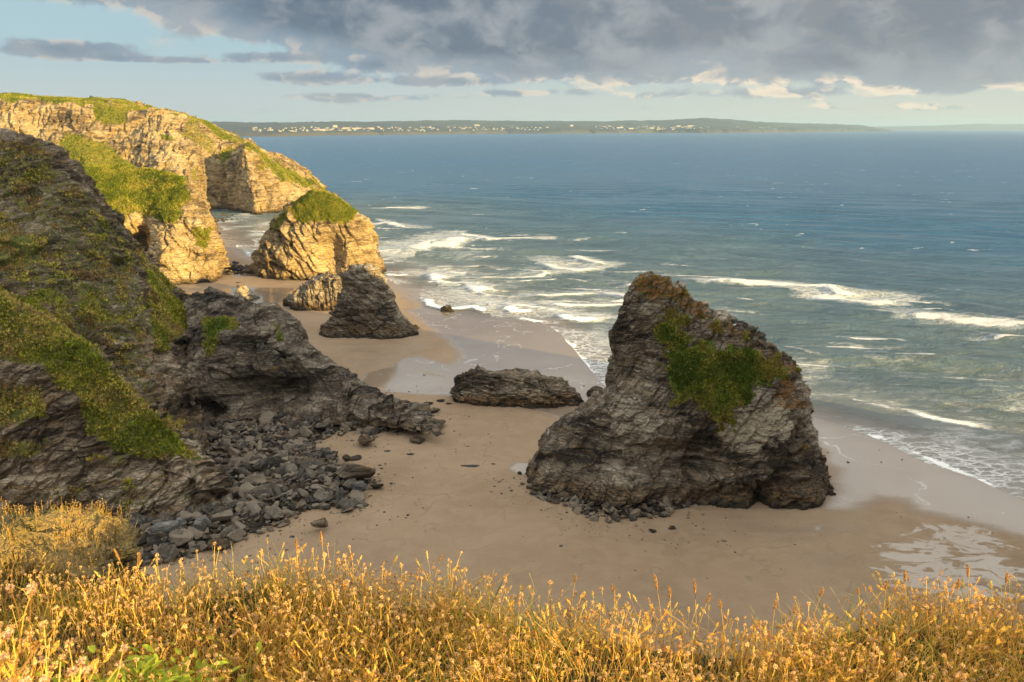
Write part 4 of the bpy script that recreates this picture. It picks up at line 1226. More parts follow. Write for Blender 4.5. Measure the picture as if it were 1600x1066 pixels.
T_thrift = [thrift() for _ in range(28)]
T_pink = [thrift(True) for _ in range(10)]
T_grass = [grass_plant() for _ in range(30)]
T_leaf = [leafblade() for _ in range(40)]
x, y = sample_ground(12500, lambda x, y: np.clip(.50 + 1.7 * clump(x, y, 2.1) - .20 * x, .03, 1))
scatter('dried_thrift', 'dried thrift with pale round flower heads on thin golden stalks', T_thrift, x, y, rng.uniform(.75, 1.15, len(x)), cat='wildflowers')
x, y = sample_ground(10500, lambda x, y: np.clip(.45 + 1.6 * clump(x, y, 2.4, 7) + .16 * x, .05, 1))
scatter('dry_grass', 'golden dry grass with narrow seed heads covering the cliff top', T_grass, x, y, rng.uniform(.5, .86, len(x)), cat='grass')
x, y = sample_ground(20000, lambda x, y: np.clip(.6 + 1.0 * clump(x, y, 2.0, 3), .1, 1), past=.35)
scatter('grass_blades', 'low tangled golden and green grass blades between the stalks', T_leaf, x, y, rng.uniform(.7, 1.3, len(x)), cat='grass', tilt=.35)
# nearer, pinker flower heads on the hummock at the left
n = 130
x = rng.normal(-.86, .13, n); y = rng.normal(1.18, .12, n)
scatter('pink_thrift', 'pinkish thrift heads close to the camera at the lower left', T_pink, x, y, rng.uniform(.9, 1.3, n), cat='wildflowers')


def leafy_plant():
    """clump of bright green toothed leaves low in the turf"""
    root = bpy.data.objects.new('leafy_plant', None); scene.collection.objects.link(root)
    c = np.array(plane_hit(225, 1045, .18)); root.location = (c[0], c[1], float(soil_z(c[0], c[1])))
    tag(root, 'bright green leafy plant low among the golden grass at the lower left', 'plant')
    parts = []
    for i in range(420):
        r = abs(rng.normal()) * .14; a = rng.random() * 6.28
        base = np.array([c[0] + math.cos(a) * r * 1.9, c[1] + math.sin(a) * r, 0]); base[2] = soil_z(base[0], base[1]) + rng.uniform(.06, .22)
        L = rng.uniform(.03, .07); wd = L * rng.uniform(.16, .26)
        d = np.array([math.cos(a * 2.3), math.sin(a * 1.7), rng.uniform(.0, .8)]); d /= np.linalg.norm(d)
        sd = np.cross(d, [0, 0, 1]); sd /= np.linalg.norm(sd); up = np.cross(sd, d)
        s = np.linspace(0, 1, 6); w = wd * np.sin(np.pi * np.clip(s * .93 + .05, 0, 1)) ** .8 * (1 + .12 * (-1) ** np.arange(6))
        mid = base + d * (s * L)[:, None] + up * (-.25 * L * s ** 2)[:, None]
        V = np.stack([mid - sd * w[:, None] + up * (w * .35)[:, None], mid, mid + sd * w[:, None] + up * (w * .35)[:, None]], 1).reshape(-1, 3)
        q = grid_faces(6, 3); T = np.concatenate([q[:, [0, 1, 2]], q[:, [0, 2, 3]]])
        parts.append((V, T, np.tile(np.array([.46, .52, .045]) * rng.uniform(.6, 1.25), (18, 1))))
    V, T, C = join(parts)
    mesh_from('leaves', V, T, M_plant, attrs={'col': C}, origin=root.location, parent=root)


leafy_plant()


def tall_stalks():
    """the seed heads that stand up alone against the beach"""
    spots = [(463, 846, 30), (502, 838, 36), (548, 866, 20), (957, 915, 26), (1024, 905, 40), (1085, 912, 40), (1110, 928, 26), (1124, 935, 22), (1212, 938, 24), (1287, 918, 24), (1385, 908, 26), (1414, 895, 30), (1498, 905, 24), (1512, 886, 36),
             (1574, 897, 30), (900, 898, 20), (180, 862, 30), (218, 868, 30), (1046, 918, 30), (1243, 948, 20), (1340, 918, 18), (690, 868, 18)]
    words = {0: 'first', 1: 'tall'}
    for i, (u, v, head) in enumerate(spots):
        xb, yb = plane_hit(u, v + 70, .1)
        ye = float(edge_y(xb)); yb = ye - rng.uniform(.0, .12)
        d = unit(u, v); tip = np.array([0, 0, EYE]) + d * (yb / d[1]) * rng.uniform(.985, 1.0)
        xb = tip[0] + rng.uniform(-.07, .07) ; zb = float(soil_z(xb, yb))
        b = np.array([xb, yb, zb])
        s = np.linspace(0, 1, 10)[:, None]
        ctrl = np.array([xb * .6 + tip[0] * .4, yb, zb + (tip[2] - zb) * .6])
        pts = (1 - s) ** 2 * b + 2 * s * (1 - s) * ctrl + s ** 2 * tip
        root = bpy.data.objects.new('grass_stalk', None); scene.collection.objects.link(root); root.location = b
        side = ['far left', 'left', 'middle', 'right'][min(3, int(u / 400))]
        tag(root, 'single tall grass stalk with a seed head rising above the turf edge against the sand', 'grass stalk', 'tall grass stalks along the turf edge')
        L = head * .55 / F * (tip[1] / math.cos(TILT))
        dd = pts[-1] - pts[-3]; dd /= np.linalg.norm(dd)
        V, T, C = tube(pts[:-1], .0013, 4, (.55, .38, .13))
        mesh_from('stem', V, T, M_plant, attrs={'col': C}, origin=b, parent=root)
        V, T, C = grass_head(pts[-2] - dd * L * .3, dd, L * 1.3, .0058, (.55, .33, .12), 130)
        mesh_from('seed_head', V, T, M_plant, smooth=False, attrs={'col': C}, origin=b, parent=root)


tall_stalks()

M_lichen = rock_material('lichen_rock', dark=(.14, .10, .05), mid=(.40, .30, .14), pale=(.60, .45, .22), rust=(.55, .36, .07), rustamt=.6, wet_z=-50, sc=7.0,
                         grassA=(.10, .09, .03), grassB=(.24, .17, .07), straw=(.36, .24, .10))
crop_levels = [(852, -60, 50), (857, -80, 72), (867, -100, 96), (880, -120, 122), (890, -140, 142), (900, -140, 158), (940, -160, 172), (990, -160, 180)]


def outcrop():
    L = [(P(a, v, 3.55)[2], P(a, v, 3.55)[0], P(b, v, 3.55)[0]) for v, a, b in crop_levels]; L.sort(); L = np.array(L)
    nr, nc = 120, 260
    zz = np.linspace(L[0, 0], L[-1, 0], nr); xl = np.interp(zz, L[:, 0], L[:, 1]); xr = np.interp(zz, L[:, 0], L[:, 2])
    f = np.linspace(3.0, 3.4, nr); b = np.linspace(4.3, 3.9, nr)
    th = np.linspace(0, 2 * math.pi, nc, endpoint=False); c, s = np.cos(th), np.sin(th)
    cx = np.sign(c) * np.abs(c) ** .75; sy = np.sign(s) * np.abs(s) ** .75
    X = ((xl + xr) / 2)[:, None] + ((xr - xl) / 2)[:, None] * cx; Y = np.where(sy < 0, 3.55 + (3.55 - f)[:, None] * sy, 3.55 + (b - 3.55)[:, None] * sy)
    V = np.stack([X, Y, np.repeat(zz[:, None], nc, 1)], -1)
    top = V[-1]; cen = top.mean(0)
    V = np.concatenate([V, [cen + (top - cen) * q + [0, 0, h] for q, h in ((.7, .04), (.4, .06), (.01, .07))]], 0); r2 = len(V)
    V = V.reshape(-1, 3); N = normals_of(V, r2, nc, True); N[-2 * nc:] = (0, 0, 1)
    sq = strata(V, .5, .4, 3)
    d = .06 * facet(sq / .6) + .055 * facet(sq / .22 + 4) + .025 * facet(sq / .09 + 2) + .03 * fbm(V / .2, 4)
    V2 = V + N * d[:, None]; V2[-nc:] = V2[-nc:].mean(0)
    g = sstep(V2[:, 2] + .15 * fbm(V / .4, 3) - .6 * (V2[:, 0] + 2.1), 57.80, 58.0)
    o = mesh_from('rock_outcrop', V2, grid_faces(r2, nc, True), M_lichen, attrs={'grass': g}, origin=(float(cen[0]), 3.55, float(L[0, 0])))
    tag(o, 'golden lichened rock outcrop below the turf edge at the left', 'rock')
    # low dried thrift growing over it
    up = (g > .35) & (np.arange(len(V2)) < len(V2) - nc) & (V2[:, 1] < 5.2)
    idx = np.nonzero(up)[0]; idx = rng.choice(idx, 8500)
    Vs, Ts, Cs = [], [], []; k = 0
    for i in idx:
        v, t, cc = T_thrift[rng.integers(len(T_thrift))] if rng.random() < .6 else T_leaf[rng.integers(len(T_leaf))]
        sc_ = rng.uniform(.22, .42) * (1.2 if len(v) < 15 else 1)
        hw = v.copy() * sc_
        if len(v) > 15: hw[18:] = hw[18:]
        Vs.append(hw + V2[i] - [0, 0, .02]); Ts.append(t + k); k += len(v); Cs.append(cc * rng.uniform(.8, 1.1))
    o = mesh_from('outcrop_thrift', np.concatenate(Vs), np.concatenate(Ts), M_plant, smooth=False, attrs={'col': np.clip(np.concatenate(Cs), .01, 1)})
    tag(o, 'dried thrift growing over the golden rock outcrop at the left', 'wildflowers', kind='stuff')


outcrop()

# ------------------------------------------------------------------ boulders and rubble
def ico(sub):
    import bmesh
    bm = bmesh.new(); bmesh.ops.create_icosphere(bm, subdivisions=sub, radius=1)
    bm.verts.ensure_lookup_table()
    V = np.array([v.co[:] for v in bm.verts]); T = np.array([[v.index for v in f.verts] for f in bm.faces]); bm.free()
    return V, T


IV3, IT3 = ico(4); IV2, IT2 = ico(3)


def rock_shape(V, k, boxy=.5):
    """angular boulder: a ball cut by random planes"""
    r = np.random.default_rng(100 + k)
    n = r.normal(size=(13, 3)); n /= np.linalg.norm(n, axis=1)[:, None]
    cut = r.uniform(.40, .80, 13)
    dd = V @ n.T
    lim = np.where(dd > 0.05, cut / np.maximum(dd, .05), 9).min(1)
    s = np.minimum(1.0, lim)
    W_ = V * s[:, None]
    W_ = W_ + V * (.04 * fbm(V * 1.5 + k * 3.1, 2) + .012 * fbm(V * 6 + k, 2))[:, None]
    W_ *= np.array([1.0, r.uniform(.6, .95), r.uniform(.45, .8)])
    return W_


def rot(v, rx, ry, rz):
    cx, sx, cy, sy, cz, sz = math.cos(rx), math.sin(rx), math.cos(ry), math.sin(ry), math.cos(rz), math.sin(rz)
    R = np.array([[cz, -sz, 0], [sz, cz, 0], [0, 0, 1]]) @ np.array([[cy, 0, sy], [0, 1, 0], [-sy, 0, cy]]) @ np.array([[1, 0, 0], [0, cx, -sx], [0, sx, cx]])
    return v @ R.T


shapes_hi = [rock_shape(IV3, k) for k in range(14)]
shapes_lo = [rock_shape(IV2, k) for k in range(14)]
boulder_meshes = []
for k in range(14):
    o = mesh_from('boulder', shapes_hi[k], IT3, M_boulder, smooth=False)
    me = o.data; bpy.data.objects.remove(o)
    me.name = 'boulder_shape'
    a = me.attributes.new('tone', 'FLOAT', 'POINT')
    boulder_meshes.append(me)

field = pxpoly([(20, 880), (150, 900), (280, 892), (340, 868), (400, 848), (440, 832), (500, 806), (545, 808), (578, 798), (560, 782), (592, 764), (582, 748), (545, 735), (520, 712), (498, 702), (520, 690), (560, 682), (585, 694), (600, 680), (690, 672),
                (680, 655), (640, 640), (600, 622), (540, 622), (470, 628), (380, 636), (310, 655), (290, 700), (340, 760), (330, 790), (230, 805), (100, 830), (0, 840)])
foot = pxpoly([(812, 766), (830, 782), (870, 796), (905, 812), (925, 824), (985, 826), (1040, 815), (1075, 805), (1085, 795), (1060, 775), (1000, 760), (930, 752), (860, 745), (826, 748)])


def pile_z(x, y):
    a = np.maximum(-polysdf(x, y, field), 0); b = np.maximum(-polysdf(x, y, foot), 0)
    return beach_z(x, y) + 3.2 * (1 - np.exp(-a / 14)) + .9 * (1 - np.exp(-b / 3))


def rubble_bed(name, poly, label, seed, step=.28):
    P_ = np.array(poly); lo, hi_ = P_.min(0) - 1, P_.max(0) + 1
    xs = np.arange(lo[0], hi_[0], step); ys = np.arange(lo[1], hi_[1], step)
    X, Y = np.meshgrid(xs, ys); x, y = X.ravel(), Y.ravel()
    s = polysdf(x, y, poly)
    q = np.stack([x, y, x * 0 + seed], 1)
    z = pile_z(x, y) - .35 + (.38 * facet(q / 2.2) + .18 * facet(q / .9 + 3) + .1 * fbm(q / .5, 3)) * sstep(-s, 0, 3)
    z = np.where(s > .2 + .8 * fbm(q / 2, 3), z - 2.5, z)
    o = mesh_from(name, np.stack([x, y, z], 1), grid_faces(len(ys), len(xs)), M_low, attrs={'grass': np.zeros(len(x))})
    tag(o, label, kind='structure')


rubble_bed('rock_shelf', field, 'dark rock shelf under the boulders at the cliff foot', 1.5)
rubble_bed('rock_shelf', foot, 'dark rock shelf under the stones at the foot of the tall stack', 2.5, .2)


def in_poly_points(poly, n, r):
    P_ = np.array(poly); lo, hi_ = P_.min(0), P_.max(0); X, Y = [], []
    while len(X) < n:
        x = r.uniform(lo[0], hi_[0], 4000); y = r.uniform(lo[1], hi_[1], 4000)
        ok = polysdf(x, y, poly) < -.2
        X += list(x[ok]); Y += list(y[ok])
    return np.array(X[:n]), np.array(Y[:n])


def hidden(x, y):
    """true under the cliff sheets, where a boulder could not be seen"""
    u, v = project(np.stack([x, y, np.zeros_like(x)], -1))
    return (v > 905)


def boulders():
    r = np.random.default_rng(77)
    x, y = in_poly_points(field, 3000, r); s = np.exp(r.normal(-.38, .52, 3000)).clip(.26, 1.9)
    x2, y2 = in_poly_points(foot, 420, r); s2 = np.exp(r.normal(-.55, .38, 420)).clip(.25, 1.2)
    x = np.concatenate([x, x2]); y = np.concatenate([y, y2]); s = np.concatenate([s, s2]); zone = np.concatenate([np.zeros(3000), np.ones(420)])
    keep = ~hidden(x, y); x, y, s, zone = x[keep], y[keep], s[keep], zone[keep]
    z = pile_z(x, y) + s * .12
    dist = np.hypot(x, y)
    order = np.argsort(-(s / dist))
    k1 = order[:270]; k2 = order[270:]
    for i in k1:
        o = bpy.data.objects.new('boulder', boulder_meshes[r.integers(14)]); scene.collection.objects.link(o)
        o.location = (x[i], y[i], z[i]); q = s[i] * r.uniform(.85, 1.15)
        o.scale = (q * r.uniform(.9, 1.3), q, q * r.uniform(.75, 1.1)); o.rotation_euler = (r.normal() * .3, r.normal() * .3, r.random() * 6.28)
        if zone[i]:
            tag(o, 'brown angular stone in the rubble at the foot of the tall wedge stack', 'boulder', 'stones at the foot of the tall stack')
        elif y[i] > 132:
            tag(o, 'boulder in the rockfall below the dark headland and its cave', 'boulder', 'boulders below the dark headland')
        elif y[i] > 118:
            tag(o, 'boulder in the wide bank of rocks at the foot of the grassy spur', 'boulder', 'boulders at the foot of the grassy spur')
        else:
            tag(o, 'boulder in the rock bank just above the golden grass', 'boulder', 'boulders on the near edge of the rock bank')
    Vs, Ts, tn = [], [], []; kk = 0
    for i in k2:
        v = shapes_lo[r.integers(14)] * s[i] * np.array([r.uniform(.85, 1.4), 1, r.uniform(.6, 1.0)])
        v = rot(v, r.normal() * .35, r.normal() * .35, r.random() * 6.28) + [x[i], y[i], z[i]]
        Vs.append(v); Ts.append(IT2 + kk); kk += len(v); tn.append(np.full(len(v), r.random()))
    o = mesh_from('rubble', np.concatenate(Vs), np.concatenate(Ts), M_boulder, smooth=False, attrs={'tone': np.concatenate(tn)})
    tag(o, 'countless smaller grey stones between the boulders', 'rubble', kind='stuff')


boulders()


def pebbles():
    r = np.random.default_rng(31)
    F1, F2 = np.array(field), np.array(foot)
    X, Y = [], []
    while len(X) < 1300:
        x = r.uniform(-75, 75, 4000); y = r.uniform(96, 190, 4000)
        d = np.minimum(polysdf(x, y, field), polysdf(x, y, foot))
        ok = (d > 0) & (r.random(4000) < np.exp(-d / 3.5) + .012) & (shore_d(x, y) < -4)
        X += list(x[ok]); Y += list(y[ok])
    X, Y = np.array(X[:1300]), np.array(Y[:1300]); z = pile_z(X, Y)
    Vs, Ts, tn = [], [], []; kk = 0
    IV, IT = ico(2)
    for i in range(1300):
        s = float(np.exp(r.normal(-1.75, .5))); s = min(s, .6)
        v = rock_shape(IV, 200 + i % 9) * s * [1.2, 1, .6]
        v = rot(v, 0, 0, r.random() * 6.28) + [X[i], Y[i], z[i] + .02]
        Vs.append(v); Ts.append(IT + kk); kk += len(v); tn.append(np.full(len(v), r.random()))
    o = mesh_from('pebbles', np.concatenate(Vs), np.concatenate(Ts), M_boulder, smooth=False, attrs={'tone': np.concatenate(tn)})
    tag(o, 'loose pebbles and stone chips strewn on the sand beside the rocks', 'pebbles', kind='stuff')


pebbles()


def one_rock(u, v, w, h, label, shape, mat=None, group=None, rz=0.0, name='boulder', depth=.8, tilt=0.0, lift=0.0):
    """a singled-out rock whose foot is at photo pixel (u, v), w x h pixels large"""
    c = G(u, v); zb = float(pile_z(np.array([c[0]]), np.array([c[1]]))[0]); c = G(u, v, zb)
    px = (c[1] / unit(u, v)[1]) / F
    o = bpy.data.objects.new(name, boulder_meshes[shape])
    if mat is not None:
        o.data = boulder_meshes[shape].copy(); o.data.materials.clear(); o.data.materials.append(mat)
    scene.collection.objects.link(o)
    o.scale = (w * px / 1.5, w * px / 1.5 * depth, h * px / 1.15)
    o.location = (c[0], c[1] + w * px * .2, zb + h * px * .38 + lift); o.rotation_euler = (tilt, 0, rz)
    tag(o, label, 'rock' if name != 'seaweed' else 'seaweed', group)
    return o


M_grey_slab = rock_material('grey_slab', dark=(.12, .12, .12), mid=(.24, .235, .22), pale=(.40, .38, .35), rust=(.25, .2, .14), rustamt=.2, wet_z=-9, sc=2)
M_tan_rock = rock_material('tan_rock', dark=(.10, .075, .055), mid=(.21, .155, .105), pale=(.33, .26, .18), rust=(.27, .17, .09), rustamt=.5, wet_z=-9, sc=2)
one_rock(502, 832, 25, 33, 'upright tan boulder standing alone on the sand by the rock bank', 3, M_tan_rock, depth=.8)
one_rock(248, 838, 42, 26, 'broad pale flat-topped boulder in the rock bank above the golden grass', 5, M_grey_slab, rz=.4)
one_rock(315, 826, 28, 22, 'pale blocky grey boulder next to the broad pale one', 1, M_grey_slab, rz=1.1)
one_rock(341, 862, 26, 22, 'tan square boulder at the sand-side edge of the near rock bank', 7, M_tan_rock)
one_rock(280, 822, 20, 16, 'light grey boulder between two larger pale ones', 9, M_grey_slab)
one_rock(145, 846, 32, 20, 'long grey boulder at the cliff foot left of the broad pale boulder', 2, M_grey_slab)
one_rock(548, 655, 36, 22, 'ribbed tan block of rock below the dark headland toe', 4, M_tan_rock, rz=.2)
one_rock(552, 641, 42, 10, 'smooth tan slab lying on the ribbed block', 6, M_tan_rock, rz=-.3)
one_rock(570, 698, 34, 24, 'dark square rock at the sand edge below the headland toe', 8, M_low)
one_rock(662, 674, 56, 20, 'long dark rock ending the headland toe on the sand', 10, M_low, rz=.15)
one_rock(658, 646, 26, 20, 'dark rounded rock between the toe and the long low ledge', 11, M_low)
one_rock(677, 646, 18, 9, 'bluish dark flat stone beside the dark rounded rock', 12, M_low)
one_rock(560, 772, 34, 22, 'blue grey tilted slab at the tip of the rock bank', 13, M_grey_slab, rz=-.5)
one_rock(545, 755, 60, 34, 'big brown weedy rock at the tip of the rock bank', 0, M_low, rz=.3)
one_rock(541, 722, 12, 11, 'small dark stone alone on sand beside the headland rocks', 2, M_low)
one_rock(556, 719, 22, 5, 'flat dark stone on the sand right of the small dark stone', 3, M_low)
one_rock(586, 764, 20, 10, 'dark stone with a flat tail on the sand by the bank tip', 5, M_low)
one_rock(655, 692, 26, 7, 'weedy flat rock on the open sand below the headland toe', 6, M_low)
one_rock(812, 742, 9, 6, 'tiny dark stone in the bright pool by the tall stack', 1, M_low)
one_rock(1020, 832, 14, 5, 'small flat dark stone on sand in front of the tall stack rubble', 8, M_low)
one_rock(1050, 828, 12, 7, 'small dark round stone at the rubble edge of the tall stack', 9, M_low)
for q in [(612, 629, 16, 5), (632, 632, 18, 5), (650, 636, 18, 8), (690, 628, 12, 4), (700, 632, 10, 3), (668, 632, 14, 4)]:
    one_rock(*q, 'small dark stone at the edge of the shallow pool', int(q[0]) % 14, M_low, 'small stones along the pool edge')
one_rock(738, 731, 28, 2.6, 'thin dark strand of seaweed lying on the open sand', 4, simple_mat('dark_weed', (.03, .025, .015), .6, .4), name='seaweed', depth=.25, rz=-.05)
for q in [(640, 711, 12, 2), (620, 676, 9, 2), (606, 706, 10, 2), (596, 733, 7, 2), (770, 726, 7, 2), (594, 728, 6, 2)]:
    one_rock(*q, 'small scrap of dark seaweed on the sand', int(q[0]) % 14, bpy.data.materials['dark_weed'], 'seaweed scraps on the sand', name='seaweed', depth=.5)
# stones on the bar between the lit cliff and its stack, and at the foot of the far cliffs
r_ = np.random.default_rng(5)
for i in range(46):
    t_ = r_.random(); u, v = 350 + 50 * t_ + r_.normal() * 4, 412 + 18 * r_.random()
    one_rock(u, v, r_.uniform(6, 14), r_.uniform(4, 8), 'dark boulder in the gap between the lit headland and its stack', int(r_.integers(14)), M_low, 'boulders in the gap under the lit headland', rz=r_.random() * 3)
for i in range(34):
    u = r_.uniform(318, 372); v = 334 + (372 - u) * .18 + r_.uniform(0, 10)
    one_rock(u, v, r_.uniform(5, 12), r_.uniform(3, 7), 'brown rock at the water edge below the far cliff', int(r_.integers(14)), M_tan_rock, 'rocks at the foot of the far cliff', rz=r_.random() * 3)


# ------------------------------------------------------------------ gulls on the tall stack
def gull(u, v, ang, label):
    uu, vv = project(VB); ok = (np.hypot(uu - u, vv - v) < 3.5)
    idx = np.nonzero(ok)[0]
    p = VB[idx[np.argmin(VB[idx, 1])]] if len(idx) else P(u, v, 124)
    s = 1.0
    root = bpy.data.objects.new('gull', None); scene.collection.objects.link(root); root.location = p + np.array([0, -.15, .1]); root.rotation_euler = (0, 0, ang)
    tag(root, label, 'bird', 'gulls resting on the tall stack')
    import bmesh
    bm = bmesh.new()
    prof = [(-.42, .015, .16), (-.30, .06, .15), (-.12, .12, .16), (.06, .135, .18), (.18, .09, .23), (.24, .055, .29), (.29, .062, .33), (.34, .045, .34), (.37, .015, .335)]
    rings = []
    for (x, r, z) in prof:
        rings.append([bm.verts.new((x, r * math.cos(a), z + r * .9 * math.sin(a))) for a in [k * math.pi / 5 for k in range(10)]])
    for a, b in zip(rings[:-1], rings[1:]):
        for k in range(10):
            bm.faces.new((a[k], a[(k + 1) % 10], b[(k + 1) % 10], b[k]))
    bm.faces.new(rings[0]); bm.faces.new(rings[-1][::-1])
    me = bpy.data.meshes.new('gull_body'); bm.to_mesh(me); bm.free(); me.materials.append(M_white)
    b = bpy.data.objects.new('body', me); scene.collection.objects.link(b); b.parent = root
    for sgn in (-1, 1):
        V = np.array([(.12, sgn * .12, .24), (-.10, sgn * .14, .25), (-.48, sgn * .03, .20), (-.30, sgn * .11, .14), (.0, sgn * .145, .14), (.12, sgn * .13, .17)])
        V2 = np.concatenate([V, V + [0, sgn * .012, 0]])
        mesh_from('wing', V2, [(0, 1, 2), (0, 2, 3), (0, 3, 4), (0, 4, 5), (6, 8, 7), (6, 9, 8), (6, 10, 9), (6, 11, 10)], M_wing).parent = root
        l = tube([(.0, sgn * .04, .08), (.01, sgn * .04, .0), (.05, sgn * .05, -.02)], .008, 5)
        mesh_from('leg', l[0], l[1], M_beak).parent = root
    l = tube([(.36, 0, .335), (.41, 0, .325), (.43, 0, .315)], [.016, .01, .003], 5)
    mesh_from('beak', l[0], l[1], M_beak).parent = root


M_white = simple_mat('white_feather', (.8, .8, .78)); M_wing = simple_mat('grey_feather', (.45, .47, .5)); M_beak = simple_mat('yellow_beak', (.6, .4, .05))
gull(1147, 507, .3, 'white gull sitting high on the sloping ridge of the tall stack')
gull(1041, 553, 2.6, 'white gull sitting left of the green slope on the tall stack')


# ------------------------------------------------------------------ far coast and its town
def land_material(name, far=False):
    m, t, out = new_mat(name)
    p = t.n.new('ShaderNodeNewGeometry').outputs['Position']
    mp = t.n.new('ShaderNodeMapping'); mp.inputs['Scale'].default_value = (1, .35, 1); t.l.new(p, mp.inputs[0])
    c = t.vor(mp.outputs[0], .0045, 'F1', 1)
    r = t.xyz(c)[0]
    col = t.mix(t.ss(r, .2, .8), (.012, .025, .045), (.04, .05, .06))
    col = t.mix(t.ss(t.noise(p, .004, 6, .7), .5, .6), col, (.028, .04, .03))
    z = t.xyz(p)[2]
    col = t.mix(t.mul(t.sub(1, t.ss(z, 10, 38)), .7), col, (.075, .065, .055))
    principled(t, out, Base_Color=col, Roughness=.95)
    return m


def far_coast():
    cols = [(120, 214, 207, 190.5), (340, 213.5, 207, 191.5), (420, 213.5, 206, 192), (480, 212.5, 205, 191.5), (560, 211.5, 205, 191), (640, 210.5, 204, 190), (715, 209.5, 203, 188.5), (800, 209, 203, 190), (860, 209, 203, 189.5), (930, 208.5, 202, 190),
            (1010, 208, 201.5, 189), (1060, 208, 201.5, 187.5), (1100, 208, 201.5, 185), (1140, 207.8, 201.5, 187.5), (1190, 207.3, 201.5, 191), (1260, 206.3, 201.5, 193.5), (1325, 205.7, 201, 195), (1350, 205.3, 202, 196.5), (1372, 205.2, 203.5, 200.5), (1392, 205.2, 204.8, 204)]
    net = []
    for u, vb, vs, vr in cols:
        Y = min(G(u, vb)[1], 17500)
        net.append([P(u, vb, Y) * [1, 1, 0] + [0, 0, -3], P(u, vb * .35 + vs * .65, Y + 60), P(u, vs, Y + 180), P(u, vs * .6 + vr * .4, Y + 1100), P(u, vr, Y + 2600), P(u, vr + 1.5, Y + 4200)])
    C = catmull(catmull(np.array(net), 700).transpose(1, 0, 2), 90)
    V = C.reshape(-1, 3)
    q = V / np.array([420, 420, 1e9])
    k = np.repeat(np.linspace(0, 1, 90), 700)
    V = V + np.stack([0 * k, 140 * fbm(q, 4) * (1 - k), (14 * fbm(q * 1.3 + 5, 4) + 5 * fbm(q * 9, 3)) * np.minimum(k * 5, 1)], 1)
    o = mesh_from('far_coast', V, grid_faces(90, 700), land_material('far_fields'), attrs={})
    tag(o, 'low far coast with fields, woods and a rounded hill across the bay', kind='structure')
    # faint hills beyond
    net = [[P(u, 203, 30000) * [1, 1, 0] + [0, 0, -5], P(u, v, 33000), P(u, 202, 36000)] for u, v in ((1330, 199), (1390, 197.5), (1440, 197), (1490, 195), (1530, 193.5), (1570, 194), (1620, 193), (1700, 195), (1800, 200))]
    H = catmull(catmull(np.array(net), 200).transpose(1, 0, 2), 20).reshape(-1, 3)
    H[:, 2] += 10 * fbm(H / np.array([1500, 1500, 1e9]), 3)
    o = mesh_from('far_hills', H, grid_faces(20, 200), bpy.data.materials['far_fields'])
    tag(o, 'very faint hills beyond the bay on the horizon', kind='structure')
    return V


VC = far_coast()


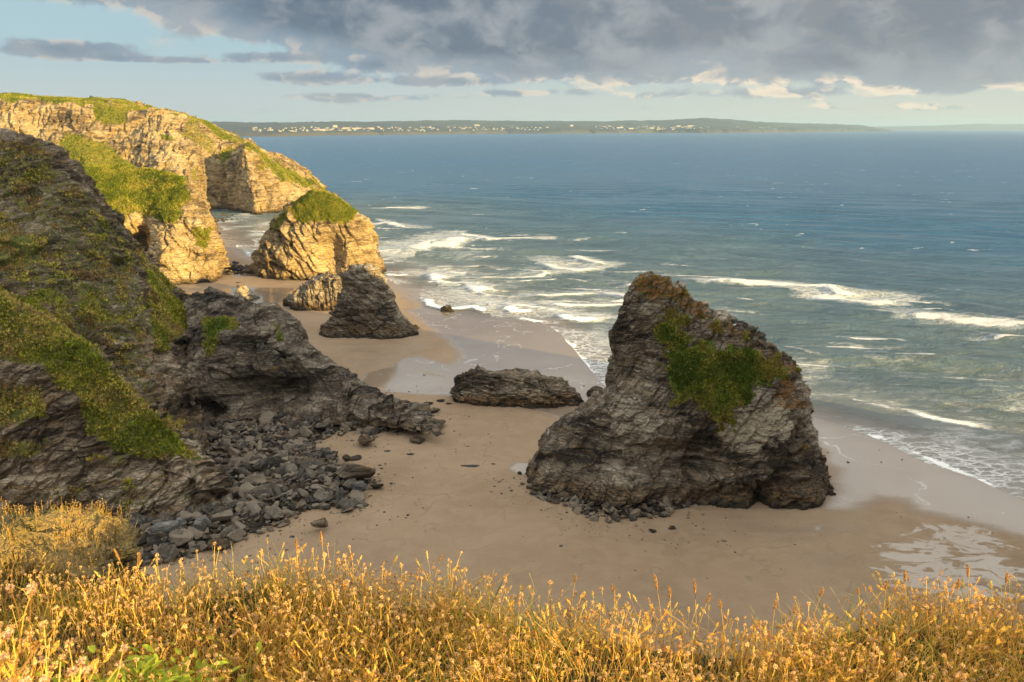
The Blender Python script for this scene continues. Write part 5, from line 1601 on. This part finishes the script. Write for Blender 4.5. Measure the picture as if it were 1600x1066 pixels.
def town():
    m_wall = simple_mat('pale_house_wall', (.36, .34, .31)); m_roof = simple_mat('slate_roof', (.14, .13, .13))
    def hmesh(w, d, h, r, flat=False):
        V = [(-w, -d, -8), (w, -d, -8), (w, d, -8), (-w, d, -8), (-w, -d, h), (w, -d, h), (w, d, h), (-w, d, h), (-w, 0, h + r), (w, 0, h + r)]
        F_ = [(0, 1, 5, 4), (1, 2, 6, 5), (2, 3, 7, 6), (3, 0, 4, 7), (4, 5, 9, 8), (6, 7, 8, 9), (4, 8, 7, 7), (5, 6, 9, 9)]
        me = bpy.data.meshes.new('house')
        me.from_pydata(V, [], [tuple(dict.fromkeys(f)) for f in F_]); me.materials.append(m_wall); me.materials.append(m_roof)
        for i, pg in enumerate(me.polygons): pg.material_index = 1 if i in (4, 5) else 0
        return me
    small = [hmesh(8, 5, 6, 3), hmesh(11, 6, 7, 4), hmesh(16, 6, 7, 4), hmesh(9, 7, 9, 3)]
    big = [hmesh(34, 9, 14, 4), hmesh(22, 9, 20, 3), hmesh(48, 9, 11, 4)]
    uu, vv = project(VC)
    r = np.random.default_rng(9)
    def put(u, v, me, label, cat='house', group=None, rz=None):
        i = int(np.argmin((uu - u) ** 2 + ((vv - v) * 3) ** 2 + (VC[:, 1] > 13500) * 9))
        o = bpy.data.objects.new('house' if cat == 'house' else 'hotel', me); scene.collection.objects.link(o)
        o.location = VC[i]; o.rotation_euler = (0, 0, r.normal() * .5 if rz is None else rz)
        tag(o, label, cat, group)
    for (u0, u1, v0, v1, n) in ((395, 480, 200, 206, 34), (480, 600, 199, 205, 50), (600, 720, 199, 205, 36), (720, 860, 199, 204, 44), (930, 1000, 197, 203, 26), (1000, 1110, 197, 203, 40), (1150, 1220, 198, 202, 10)):
        for _ in range(n):
            put(r.uniform(u0, u1), r.uniform(v0, v1), small[r.integers(4)], 'small pale house in the town across the bay', group='houses of the far town')
    for u, v, k, lab in [(524, 199, 1, 'tallest cream hotel of the far town'), (540, 202, 0, 'long cream building right beside the tallest hotel of the far town'), (558, 202, 2, 'second long cream building along the seafront of the far town'), (580, 202, 0, 'cream seafront building at the sand-coloured end of the terrace'),
                         (500, 204, 2, 'low cream terrace left of the tallest hotel'), (744, 197, 0, 'pale building on the skyline in the middle of the far town'), (893, 198, 1, 'single cream block on the slope between the two halves of the far town'),
                         (968, 200, 2, 'long bright cream building of the eastern part of the far town'), (985, 202, 0, 'bright cream block below the long bright building'), (1018, 201, 0, 'bright cream building in the middle of the lit cluster'), (1030, 202.5, 2, 'lower long cream building of the lit cluster'),
                         (1060, 198, 0, 'cream building high on the slope under the rounded hill'), (1080, 198, 2, 'long pale building just under the rounded hill')]:
        put(u, v, big[k], lab, 'hotel', rz=.25)


town()

# ------------------------------------------------------------------ haze over the bay
def haze():
    s = 62000
    V = [(x, y, z) for z in (-7, 330) for y in (-s, s) for x in (-s, s)]
    m, t, out = new_mat('haze_air')
    v = t.n.new('ShaderNodeVolumePrincipled')
    v.inputs['Color'].default_value = (.50, .74, 1.0, 1); v.inputs['Density'].default_value = 3.4e-5; v.inputs['Anisotropy'].default_value = .2
    t.l.new(v.outputs[0], out.inputs['Volume'])
    o = mesh_from('haze', V, [(0, 2, 3, 1), (4, 5, 7, 6), (0, 1, 5, 4), (2, 6, 7, 3), (0, 4, 6, 2), (1, 3, 7, 5)], m, smooth=False)
    tag(o, 'thin sea haze over the bay', 'haze', kind='stuff')
    m.cycles.homogeneous_volume = True


haze()
